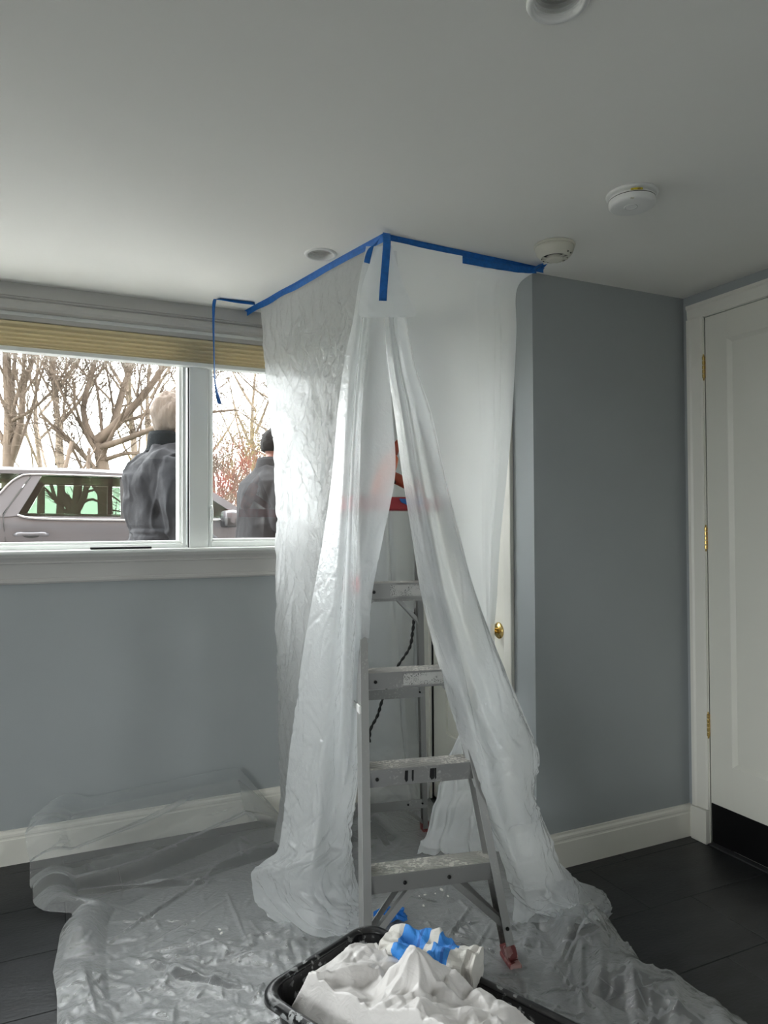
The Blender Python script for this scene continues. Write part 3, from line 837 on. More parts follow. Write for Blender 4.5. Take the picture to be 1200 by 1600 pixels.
# rear frame
RY0, RY1, RW0, RW1 = .95, .53, .25, .125
def rx(z, s): t = z / 1.4; return s * (RW0 + (RW1 - RW0) * t) + SK * .7 * t
def ry(z): return RY0 + (RY1 - RY0) * z / 1.4
for s in (-1, 1):
    o_ = .011 * s
    mb = MB(); mb.channel((rx(.03, s) - o_, ry(.03), .03), (rx(1.392, s) - o_, ry(1.392), 1.392), .022, .034, .0025, (0, s, 0)); mb.build('rear_rail', M['alu'], lad, bevel=.0006)
    mb = MB(); mb.box(rx(0, s) - o_ - .015, rx(0, s) - o_ + .015, RY0 - .022, RY0 + .024, FLOORZ, .055); mb.build('foot', M['redfoot'], lad, bevel=.004)
for z in (.15, .655, 1.055):
    mb = MB(); mb.box(rx(z, -1) + .004, rx(z, 1) - .004, ry(z) - .016, ry(z) - .013, z - .018, z + .018); mb.box(rx(z, -1) + .004, rx(z, 1) - .004, ry(z) - .016, ry(z) + .004, z - .020, z - .017)
    rg_ = mb.build('rear_rung', M['alu'], lad)
    for s in (-1, 1):
        for u in (.022, .085):
            if u > .05 and z > .3: continue
            mb = MB(); mb.lathe([(0, -.004), (.004, -.003), (.0045, 0)], (rx(z, s) - s * u, ry(z) - .016, z), n=12, axis='y'); mb.build('bolt', M['bolt'], rg_)
for s in (-1, 1):
    mb = MB(); mb.beam((s * .045 - .01, ry(1.05) - .012, 1.045), (rx(.93, s) - s * .008, ry(.93) - .010, .935), .014, .014); mb.build('knee_brace', M['alu'], lad)
    mb = MB(); mb.beam((s * .13, ry(.14) - .012, .135), (rx(.02, s) - s * .01, ry(.03) - .010, .045), .016, .014); mb.build('knee_brace', M['alu'], lad)
    # braces under the bottom step
    mb = MB(); mb.channel((s * .055 + .004, fy(.25) + .004, .236), (fx(.10, s) - s * .012, fy(.10) - .014, .105), .020, .016, .0022, (0, 1, 0)); mb.build('step_brace', M['alu'], lad)
    mb = MB(); mb.beam((s * .055 + .004 + s * .02, fy(.25) + .05, .236), (fx(.10, s) - s * .012, fy(.10) + .024, .105), .018, .004, (0, 1, 0)); mb.build('step_brace', M['alu'], lad)
    mb = MB(); mb.lathe([(0, -.006), (.0035, -.006), (.0055, -.004), (.006, 0)], (fx(.105, s) - s * .012, fy(.105) - .032, .105), n=14, axis='y'); mb.build('bolt', M['bolt'], lad)
    # spreaders
    zc = .74
    sp = empty('spreader', (0, 0, 0), parent=lad)
    A = (fx(zc, s) + s * .004, fy(zc) - .01, zc); B = (rx(zc, s) + s * .004, ry(zc), zc); Cc = tuple((a + b) / 2 for a, b in zip(A, B))
    mb = MB(); mb.beam(A, (Cc[0], Cc[1] + .01, Cc[2] - .002), .003, .018); mb.build('bar', M['alu'], sp)
    mb = MB(); mb.beam((Cc[0] + s * .003, Cc[1] - .01, Cc[2] + .002), (B[0] + s * .003, B[1], B[2]), .003, .018); mb.build('bar', M['alu'], sp)
    mb = MB(); mb.box(A[0] - .004, A[0] + .004, A[1] - .03, A[1] + .012, zc - .012, zc + .014); mb.build('bracket', M['white_plastic'], sp, bevel=.003)
# red top
def rrect(cx, cy, hx, hy, r, n=6):
    P = []
    for qx, qy, a0 in ((1, 1, 0), (-1, 1, 90), (-1, -1, 180), (1, -1, 270)):
        for k in range(n + 1):
            a = math.radians(a0 + 90 * k / n)
            P.append((cx + qx * (hx - r) + r * math.cos(a), cy + qy * (hy - r) + r * math.sin(a)))
    return P
def ringstack(mb, rings):
    n = len(rings[0]); V = [p for r in rings for p in r]
    Fc = [(j * n + k, j * n + (k + 1) % n, (j + 1) * n + (k + 1) % n, (j + 1) * n + k) for j in range(len(rings) - 1) for k in range(n)]
    Fc += [tuple(range(n))[::-1], tuple(range((len(rings) - 1) * n, len(rings) * n))]
    mb.add(V, Fc)
cx, cy = SK, .478
mb = MB()
ringstack(mb, [[(x, y, z) for x, y in rrect(cx, cy, hx, hy, .012)] for z, hx, hy in ((1.378, .163, .098), (1.382, .165, .1), (1.418, .158, .094), (1.424, .155, .091))])
cap = mb.build('ladder_top', M['red'], lad); cap['label'] = 'red plastic ladder top spotted with paint'
mb = MB(); mb.prism([(.028, cy - .0985, 1.418), (.088, cy - .0985, 1.417), (.10, cy - .1010, 1.400), (.078, cy - .1025, 1.388), (.055, cy - .1018, 1.396), (.035, cy - .1000, 1.405)], (-.045, -.0008, 0), (-.045, .0022, 0)); mb.build('blue_smear', M['bluepaint'], cap)
mb = MB(); mb.box(fx(1.12, -1) - .0012, fx(1.12, -1) + .0002, fy(1.12) - .02, fy(1.12) + .02, 1.09, 1.15); st = mb.build('red_sticker', M['red'], lad)

# orange power tool on the ladder top (pistol shape, nose up)
tb = empty('power_drill', (1.1010, 2.3151, 1.4245), rotz=LR)
tag(tb, 'orange pistol-shaped power tool standing on the red ladder top', 'power tool')
P0 = np.array((-.045, 0, .028)); P1 = np.array((.022, .01, .185))
ax = (P1 - P0) / np.linalg.norm(P1 - P0)
mb = MB(); mb.tube([P0 - ax * .03, P0 - ax * .022, P0, P0 + ax * .05, P0 + ax * .10, P0 + ax * .13, P0 + ax * .14], [.014, .026, .032, .034, .031, .026, .016], 18); mb.build('motor_housing', M['orange'], tb, smooth=True)
mb = MB(); mb.tube([P0 + ax * .135, P0 + ax * .16, P0 + ax * .18, P0 + ax * .195], [.017, .0165, .012, .006], 16); mb.build('chuck', M['orange_dark'], tb, smooth=True)
hb = P0 + ax * .055; he = np.array((.088, -.012, .030))
hp_ = spline([hb, hb * .6 + he * .4 + np.array((0, 0, .008)), he, he + np.array((.03, -.004, -.012))], 5)
mb = MB(); mb.tube(hp_, np.linspace(.022, .017, len(hp_)), 14); mb.build('handle', M['orange_dark'], tb, smooth=True)
mb = MB(); mb.tube([hb + np.array((.012, -.016, -.006)), hb + np.array((.03, -.02, -.016)), hb + np.array((.036, -.016, -.028))], [.006, .007, .004], 10); mb.build('trigger', M['black'], tb, smooth=True)

# twisted black cord hanging inside the tent
cp = spline([(1.2353, 2.3808, 1.3743), (1.3465, 2.5197, 1.2246), (1.4037, 2.6060, 1.1026), (1.4083, 2.6605, 1.0266), (1.3818, 2.6741, 0.9652), (1.3723, 2.6801, 0.8849), (1.3604, 2.6871, 0.8127), (1.3170, 2.7088, 0.7379), (1.2918, 2.7441, 0.6587), (1.2693, 2.7671, 0.5837), (1.2523, 2.7762, 0.5216), (1.2215, 2.7807, 0.4651), (1.2087, 2.7655, 0.4172)], 14)
cd = tag(empty('twisted_cable', tuple(cp[-1])), 'thin black twisted cord hanging down behind the ladder steps', 'cord')
dl = np.concatenate([[0], np.cumsum(np.linalg.norm(np.diff(cp, axis=0), axis=1))])
for ph in (0, math.pi):
    off = np.stack([np.cos(dl * 2 * math.pi / .055 + ph), np.sin(dl * 2 * math.pi / .055 + ph), np.zeros_like(dl)], 1) * .0036
    mb = MB(); mb.tube(cp + off - cp[-1], .0036, 7); mb.build('strand', M['cord'], cd, smooth=True)

# ------------------------------------------------------------------ blue painter's tape
def ribbon(name, centre, wdir, width, label=None, sub=5, mt='tape', parent=None, wav=0.0, seed=1):
    """strip along a polyline; wdir = unit vectors across it (one or one per point)"""
    C = spline(centre, sub); n = len(C)
    wd = np.asarray(wdir, float)
    if wd.ndim == 1: wd = np.repeat(wd[None], n, 0)
    else: wd = spline(wd, sub)
    wd = wd / np.linalg.norm(wd, axis=1)[:, None]
    if wav:
        t = np.arange(n) / n
        C = C + np.cross(np.gradient(C, axis=0), wd) / (np.linalg.norm(np.gradient(C, axis=0), axis=1)[:, None] + 1e-9) * ((vnoise(t * 14, t * 0, None, seed) - .5) * wav)[:, None]
    cols_ = (-.5, -.17, .17, .5)
    V = []; Fc = []
    for i in range(n):
        for c in cols_: V.append(C[i] + wd[i] * width * c)
    for i in range(n - 1):
        for c in range(3): Fc.append((i * 4 + c, i * 4 + c + 1, i * 4 + c + 5, i * 4 + c + 4))
    o = link_mesh(name, V, Fc, M[mt], parent, smooth=True, solid=.0006)
    if label: tag(o, label, 'tape', 'strips of blue painter\'s tape')
    return o
TA, TB_, TC = np.array((.800, 3.19, H)), np.array((1.010, 2.160, H)), np.array((1.690, 2.203, H))
e1 = (TB_ - TA) / np.linalg.norm(TB_ - TA)
p1_ = np.array((-e1[1], e1[0], 0)) * 1.0          # towards -X (room side)
if p1_[0] > 0: p1_ = -p1_
V = []; Fc = []
rngn = np.random.RandomState(5)
def tape_L(a, b, out, lab, w_flat, w_drop, n=40, seed=0, z0=-.0008):
    """tape half on the ceiling, half folded down over the film"""
    V = []; Fc = []
    for i in range(n + 1):
        t = i / n; p = a + (b - a) * t
        j = (vnoise(np.array([t * 9.]), np.array([seed * 3.1]), None, seed)[0] - .5)
        wf, wd = w_flat * (1 + .3 * j), w_drop * (1 - .25 * j)
        V += [p + out * wf + np.array((0, 0, z0)), p + out * .002 + np.array((0, 0, z0 - .001)), p + np.array((0, 0, z0 - .005)) - out * .0005, p + np.array((0, 0, z0 - wd)) + out * (.003 * j)]
    for i in range(n):
        for c in range(3): Fc.append((i * 4 + c, i * 4 + c + 1, i * 4 + c + 5, i * 4 + c + 4))
    o = link_mesh('painters_tape', V, Fc, M['tape'], None, smooth=True, solid=.0006)
    return tag(o, lab, 'tape', 'strips of blue painter\'s tape')
tape_L(TA - e1 * .03, TB_ + e1 * .005, p1_, 'long blue tape strip along the ceiling, running from the window wall to the corner', .012, .021, seed=2)
e2 = (TC - TB_) / np.linalg.norm(TC - TB_)
tape_L(TB_ - e2 * .004, TC + e2 * .005, np.array((e2[1], -e2[0], 0)), 'long blue tape strip along the ceiling, running from the corner to the closet', .008, .016, seed=4, z0=-.0014)
ribbon('painters_tape', [(1.3149, 2.1693, 2.2633), (1.3926, 2.1742, 2.2653), (1.4929, 2.1805, 2.2683), (1.5820, 2.1862, 2.2738), (1.6524, 2.1906, 2.2832)], (0, 0, 1), .026, 'second blue tape strip sagging below the ceiling tape next to the closet', wav=.006, seed=3)
ribbon('painters_tape', [(1.6151, 2.1643, 2.2715), (1.6293, 2.1521, 2.2791), (1.6670, 2.1746, 2.2970), (1.6782, 2.1624, 2.2970)], (.2, -.75, .45), .026, 'short end of blue tape bent onto the ceiling beside the domed detector')
ribbon('painters_tape', [(1.0065, 2.1405, 2.2965), (0.9915, 2.1066, 2.2476), (0.9837, 2.1006, 2.1811), (0.9771, 2.0994, 2.1169), (0.9756, 2.1069, 2.0561)], [(.94, -.30, -.1), (.92, -.38, -.05), (.92, -.40, -.04), (.92, -.40, -.03), (.92, -.40, -.04)], .0255, 'straight vertical blue tape strip hanging from the corner of the plastic tent')
ribbon('painters_tape', [(0.9720, 2.1319, 2.2599), (0.9489, 2.1320, 2.2393), (0.9395, 2.1370, 2.2121), (0.9379, 2.1492, 2.1885)], [(.3, -.3, .9), (.8, -.3, .5), (.9, -.4, .0), (.7, -.5, -.3)], .020, 'small curled blue tape end beside the tent corner')
ribbon('painters_tape', [(0.7979, 3.0480, 2.2930), (0.7206, 3.0530, 2.2930), (0.6438, 3.0537, 2.2930), (0.6186, 3.0231, 2.2714), (0.6152, 3.0263, 2.1932), (0.6182, 3.0282, 2.0315), (0.6234, 3.0280, 1.9237), (0.6375, 3.0122, 1.8383)], [(0, .5, .85), (0, .55, .8), (.2, .7, .5), (.75, .66, 0), (.6, .8, 0), (.45, .9, 0), (.6, .8, 0), (.9, .4, 0)], .021, 'loose blue tape strip dangling from the ceiling in front of the window', sub=6)
ribbon('painters_tape', [(1.37, YW - .013, 2.286), (1.41, YW - .013, 2.286), (1.45, YW - .013, 2.286), (1.64, YW - .013, 2.286)], (0, 0, 1), .024, 'blue tape strip high on the back wall, seen through the slit in the plastic')

# ------------------------------------------------------------------ polyethylene film
def crsurf(ctrl, nv, nu):
    ctrl = np.asarray(ctrl, float)
    def along(A, n):
        m = len(A)
        Q = np.concatenate([2 * A[:1] - A[1:2], A, 2 * A[-1:] - A[-2:-1]])
        t = np.linspace(0, m - 1 - 1e-9, n); i = t.astype(int); f = (t - i)[:, None, None]
        q0, q1, q2, q3 = Q[i], Q[i + 1], Q[i + 2], Q[i + 3]
        return .5 * (2 * q1 + (q2 - q0) * f + (2 * q0 - 5 * q1 + 4 * q2 - q3) * f * f + (-q0 + 3 * q1 - 3 * q2 + q3) * f ** 3)
    A = along(ctrl, nv)
    return along(A.transpose(1, 0, 2), nu).transpose(1, 0, 2)

def sheet(name, ctrl, nv, nu, disp, mt, label):
    G = crsurf(ctrl, nv, nu)
    du = np.gradient(G, axis=1); dv = np.gradient(G, axis=0)
    N = np.cross(du, dv); N /= np.linalg.norm(N, axis=2)[..., None] + 1e-9
    v, u = np.meshgrid(np.linspace(0, 1, nv), np.linspace(0, 1, nu), indexing='ij')
    # metric coordinates over the sheet for the wrinkles
    su = np.concatenate([np.zeros((nv, 1)), np.cumsum(np.linalg.norm(np.diff(G, axis=1), axis=2), axis=1)], 1)
    sv = np.concatenate([np.zeros((1, nu)), np.cumsum(np.linalg.norm(np.diff(G, axis=0), axis=2), axis=0)], 0)
    if disp is not None:
        G = G + N * disp(u, v, su, sv)[..., None]
    G[..., 2] = np.maximum(G[..., 2], .006)
    idx = np.arange(nv * nu).reshape(nv, nu)
    Fc = np.stack([idx[:-1, :-1], idx[:-1, 1:], idx[1:, 1:], idx[1:, :-1]], -1).reshape(-1, 4)
    o = link_mesh(name, G.reshape(-1, 3), Fc.tolist(), mt, None, smooth=True)
    return tag(o, label, 'plastic sheet', 'clear plastic dust sheets')

def edge(t, w): return np.clip(t / w, 0, 1)

F1 = film('film_curtain', clear=.02, blur=.03, trans=.46, diff=.16, gloss=.5, rough=.27, bump=.5, bscale=38)
F2 = film('film_drape', clear=.14, blur=.32, trans=.28, diff=.26, gloss=1.2, rough=.15, bump=.30, bscale=42)
F3 = film('film_smooth', clear=.05, blur=.20, trans=.40, diff=.36, gloss=.6, rough=.3, bump=.06, bscale=14)
F4 = film('film_thin', clear=.28, blur=.15, trans=.16, diff=.40, gloss=1.2, rough=.2, bump=.25, bscale=20)
F5 = film('film_floor', clear=.84, blur=.02, trans=.02, diff=.09, gloss=1.9, rough=.15, bump=.3, bscale=55)

def d1_(u, v, su, sv):
    a = edge(v, .10) * (.45 + .9 * np.clip(vnoise(su * 4, sv * 2, None, 8) * 1.6 - .2, 0, 1)) * np.clip(1.5 - v * .8, .6, 1)
    bx = (0, su.max(), 0, sv.max())
    r = creases(su, sv, 11, 130, .30, .011, bx, math.pi / 2, 1.6) * .009 + creases(su, sv, 12, 420, .10, .006, bx, math.pi / 2, 3.2) * .0065
    r += creases(su, sv, 13, 700, .05, .0045, bx) * .0042
    r += ridge(su * 34 + sv * 8, sv * 13, 14, 2.4) * .003 + facets(su, sv, 21, 8, .12) * .05
    big = np.sin(su * 16 + sv * 1.5 + 2 * vnoise(su * 3, sv * 1.5, None, 3)) * .006 * edge(v, .4)
    return r * a + big
sheet('plastic_sheet', [[(0.8315, 3.0674, 2.2970), (0.8690, 2.8798, 2.2970), (0.9030, 2.7097, 2.2970), (0.9339, 2.5548, 2.2970), (0.9622, 2.4131, 2.2970), (0.9882, 2.2831, 2.2970), (1.0121, 2.1633, 2.2970)],
 [(0.8326, 3.0617, 2.1715), (0.8687, 2.8810, 2.1715), (0.9016, 2.7166, 2.1715), (0.9316, 2.5665, 2.1715), (0.9591, 2.4288, 2.1715), (0.9844, 2.3021, 2.1715), (1.0078, 2.1850, 2.1715)],
 [(0.8362, 3.0439, 2.0554), (0.8699, 2.8752, 2.0554), (0.9007, 2.7208, 2.0554), (0.9291, 2.5790, 2.0554), (0.9552, 2.4484, 2.0554), (0.9793, 2.3276, 2.0554), (1.0017, 2.2155, 2.0554)],
 [(0.8432, 3.0088, 1.8821), (0.8721, 2.8644, 1.8821), (0.8988, 2.7306, 1.8821), (0.9236, 2.6064, 1.8821), (0.9467, 2.4907, 1.8821), (0.9683, 2.3827, 1.8821), (0.9885, 2.2817, 1.8821)],
 [(0.8512, 2.9689, 1.6570), (0.8757, 2.8460, 1.6570), (0.8987, 2.7310, 1.6570), (0.9203, 2.6232, 1.6570), (0.9405, 2.5218, 1.6570), (0.9596, 2.4263, 1.6570), (0.9776, 2.3363, 1.6570)],
 [(0.8544, 2.9529, 1.3838), (0.8769, 2.8400, 1.3838), (0.8981, 2.7339, 1.3838), (0.9181, 2.6338, 1.3838), (0.9370, 2.5394, 1.3838), (0.9548, 2.4501, 1.3838), (0.9717, 2.3656, 1.3838)],
 [(0.8565, 2.9423, 1.1945), (0.8782, 2.8337, 1.1945), (0.8986, 2.7313, 1.1945), (0.9180, 2.6347, 1.1945), (0.9362, 2.5433, 1.1945), (0.9535, 2.4567, 1.1945), (0.9699, 2.3745, 1.1945)],
 [(0.8585, 2.9321, 0.9529), (0.8793, 2.8282, 0.9529), (0.8989, 2.7300, 0.9529), (0.9175, 2.6371, 0.9529), (0.9351, 2.5490, 0.9529), (0.9518, 2.4655, 0.9529), (0.9676, 2.3861, 0.9529)],
 [(0.8606, 2.9219, 0.7134), (0.8805, 2.8222, 0.7134), (0.8994, 2.7278, 0.7134), (0.9172, 2.6383, 0.7134), (0.9342, 2.5533, 0.7134), (0.9504, 2.4725, 0.7134), (0.9657, 2.3956, 0.7134)],
 [(0.8626, 2.9117, 0.5025), (0.8818, 2.8156, 0.5025), (0.9000, 2.7245, 0.5025), (0.9173, 2.6379, 0.5025), (0.9338, 2.5556, 0.5025), (0.9494, 2.4772, 0.5025), (0.9643, 2.4025, 0.5025)],
 [(0.8635, 2.9070, 0.3183), (0.8823, 2.8132, 0.3183), (0.9001, 2.7241, 0.3183), (0.9170, 2.6394, 0.3183), (0.9331, 2.5588, 0.3183), (0.9485, 2.4819, 0.3183), (0.9631, 2.4086, 0.3183)],
 [(0.8656, 2.8966, 0.1894), (0.8838, 2.8059, 0.1894), (0.9010, 2.7196, 0.1894), (0.9174, 2.6374, 0.1894), (0.9331, 2.5591, 0.1894), (0.9480, 2.4843, 0.1894), (0.9623, 2.4129, 0.1894)],
 [(0.8366, 2.8916, 0.0080), (0.8544, 2.8026, 0.0080), (0.8713, 2.7179, 0.0080), (0.8875, 2.6372, 0.0080), (0.9028, 2.5602, 0.0080), (0.9175, 2.4867, 0.0080), (0.9316, 2.4164, 0.0080)]], 420, 150, d1_, F1, 'crinkled plastic curtain hanging in front of the window from the left tape strip')

def d2_(u, v, su, sv):
    k = edge(v, .12)
    bx = (0, su.max(), 0, sv.max())
    r = (vnoise(u * 5, sv * .9, None, 31) - .5) * .022 * k
    r += creases(su, sv, 33, 60, .35, .012, bx, math.pi / 2, 1.2) * .005 * edge(v - .25, .25)
    r += creases(su, sv, 34, 260, .12, .009, bx) * .0085 * edge(v - .35, .25) + creases(su, sv, 36, 600, .05, .0045, bx) * .0042 * edge(v - .3, .3)
    r += facets(su, sv, 35, 7, .16) * .05 * edge(v - .5, .3)
    bot = edge(v - .80, .12)
    r += bot * (facets(su, sv, 37, 8, .12) * .12 + creases(su, sv, 38, 120, .16, .016, (0, su.max(), sv.max() * .7, sv.max())) * .013 + (vnoise(su * 9, sv * 9, None, 9) - .5) * .02)
    return r
sheet('plastic_sheet', [[(0.9457, 2.1718, 2.2530), (0.9534, 2.1683, 2.2530), (0.9611, 2.1647, 2.2529), (0.9708, 2.1602, 2.2529), (0.9805, 2.1557, 2.2528), (0.9920, 2.1504, 2.2527), (1.0036, 2.1450, 2.2527)],
 [(0.9248, 2.1784, 2.1343), (0.9305, 2.1648, 2.1309), (0.9441, 2.1695, 2.1342), (0.9577, 2.1741, 2.1376), (0.9634, 2.1606, 2.1341), (0.9826, 2.1516, 2.1340), (1.0023, 2.1535, 2.1373)],
 [(0.9098, 2.1880, 2.0070), (0.9156, 2.1634, 2.0012), (0.9310, 2.1782, 2.0069), (0.9447, 2.1938, 2.0126), (0.9463, 2.1601, 2.0039), (0.9733, 2.1531, 2.0052), (1.0027, 2.1559, 2.0094)],
 [(0.8889, 2.2113, 1.8820), (0.9007, 2.1729, 1.8749), (0.9199, 2.1859, 1.8795), (0.9374, 2.2108, 1.8864), (0.9372, 2.1670, 1.8770), (0.9738, 2.1555, 1.8780), (1.0169, 2.1575, 1.8825)],
 [(0.8755, 2.2430, 1.7147), (0.8879, 2.1823, 1.7065), (0.9108, 2.2046, 1.7112), (0.9281, 2.2296, 1.7161), (0.9243, 2.1764, 1.7079), (0.9764, 2.1633, 1.7092), (1.0312, 2.1598, 1.7122)],
 [(0.8622, 2.2645, 1.5004), (0.8734, 2.1823, 1.4952), (0.8999, 2.2140, 1.4980), (0.9228, 2.2475, 1.5009), (0.9173, 2.1785, 1.4960), (0.9810, 2.1655, 1.4968), (1.0441, 2.1693, 1.4987)],
 [(0.8389, 2.2908, 1.2844), (0.8590, 2.1822, 1.2857), (0.8890, 2.2235, 1.2848), (0.9157, 2.2552, 1.2840), (0.9084, 2.1814, 1.2851), (0.9545, 2.1711, 1.2847), (1.0016, 2.1823, 1.2840)],
 [(0.8153, 2.3163, 1.1102), (0.8482, 2.1906, 1.1187), (0.8743, 2.2227, 1.1151), (0.9066, 2.2519, 1.1115), (0.8956, 2.1742, 1.1180), (0.9262, 2.1711, 1.1170), (0.9630, 2.1816, 1.1146)],
 [(0.7895, 2.3429, 0.9346), (0.8277, 2.2146, 0.9501), (0.8599, 2.2108, 0.9484), (0.8939, 2.2393, 0.9419), (0.8924, 2.1681, 0.9521), (0.9171, 2.1677, 0.9504), (0.9440, 2.1718, 0.9479)],
 [(0.7636, 2.3705, 0.7136), (0.8033, 2.2413, 0.7381), (0.8344, 2.2048, 0.7428), (0.8832, 2.2375, 0.7302), (0.8950, 2.1988, 0.7376), (0.9199, 2.2094, 0.7325), (0.9491, 2.2402, 0.7225)],
 [(0.7384, 2.3866, 0.4942), (0.7772, 2.2577, 0.5276), (0.8126, 2.2080, 0.5375), (0.8686, 2.2376, 0.5204), (0.8899, 2.2166, 0.5236), (0.9187, 2.2365, 0.5134), (0.9497, 2.2776, 0.4964)],
 [(0.7201, 2.3876, 0.3227), (0.7555, 2.2602, 0.3633), (0.7875, 2.2009, 0.3794), (0.8392, 2.2214, 0.3628), (0.8750, 2.2381, 0.3504), (0.9093, 2.2666, 0.3339), (0.9381, 2.3088, 0.3134)],
 [(0.6921, 2.3695, 0.2271), (0.7305, 2.2516, 0.2676), (0.7628, 2.1811, 0.2900), (0.8103, 2.1924, 0.2762), (0.8584, 2.2257, 0.2534), (0.9038, 2.2714, 0.2260), (0.9364, 2.3118, 0.2032)],
 [(0.6215, 2.4370, 0.1440), (0.6968, 2.2686, 0.2013), (0.7413, 2.1812, 0.2299), (0.7924, 2.1798, 0.2200), (0.8476, 2.2099, 0.1956), (0.8985, 2.2530, 0.1665), (0.9428, 2.2992, 0.1374)],
 [(0.6443, 2.4395, 0.0446), (0.7003, 2.3022, 0.0962), (0.7375, 2.1959, 0.1376), (0.7855, 2.1737, 0.1373), (0.8406, 2.1927, 0.1163), (0.8990, 2.2324, 0.0848), (0.9435, 2.2563, 0.0638)],
 [(0.6833, 2.3562, 0.0006), (0.7216, 2.2939, 0.0224), (0.7479, 2.2148, 0.0553), (0.7821, 2.1767, 0.0661), (0.8299, 2.1769, 0.0549), (0.8898, 2.1936, 0.0325), (0.9397, 2.2151, 0.0102)],
 [(0.7321, 2.2456, -0.0136), (0.7477, 2.2273, -0.0079), (0.7630, 2.2090, -0.0023), (0.7820, 2.1891, 0.0034), (0.8154, 2.1736, 0.0032), (0.8636, 2.1624, -0.0028), (0.9048, 2.1545, -0.0088)]], 420, 130, d2_, F2, 'folded plastic drape falling to the floor left of the stepladder')

def d3_(u, v, su, sv):
    k = edge(v, .10)
    bx = (0, su.max(), 0, sv.max())
    r = np.sin(u * 11 + 2.5 * vnoise(u * 2, v * 4, None, 15) + v * 2) * .005 * k * (1 - .7 * edge(v - .45, .3))
    r += (vnoise(u * 6, sv * .8, None, 41) - .5) * .018 * k
    r += creases(su, sv, 43, 60, .40, .014, bx, math.pi / 2, 1.0) * .005 * edge(v - .3, .25)
    r += creases(su, sv, 44, 260, .13, .010, bx) * .0085 * edge(v - .45, .25) + creases(su, sv, 46, 600, .05, .0045, bx) * .0042 * edge(v - .4, .3)
    r += facets(su, sv, 45, 7, .16) * .05 * edge(v - .55, .3)
    bot = edge(v - .78, .14)
    r += bot * (facets(su, sv, 47, 8, .14) * .12 + creases(su, sv, 48, 120, .18, .016, (0, su.max(), sv.max() * .7, sv.max())) * .013 + (vnoise(su * 9, sv * 9, None, 19) - .5) * .02)
    return r
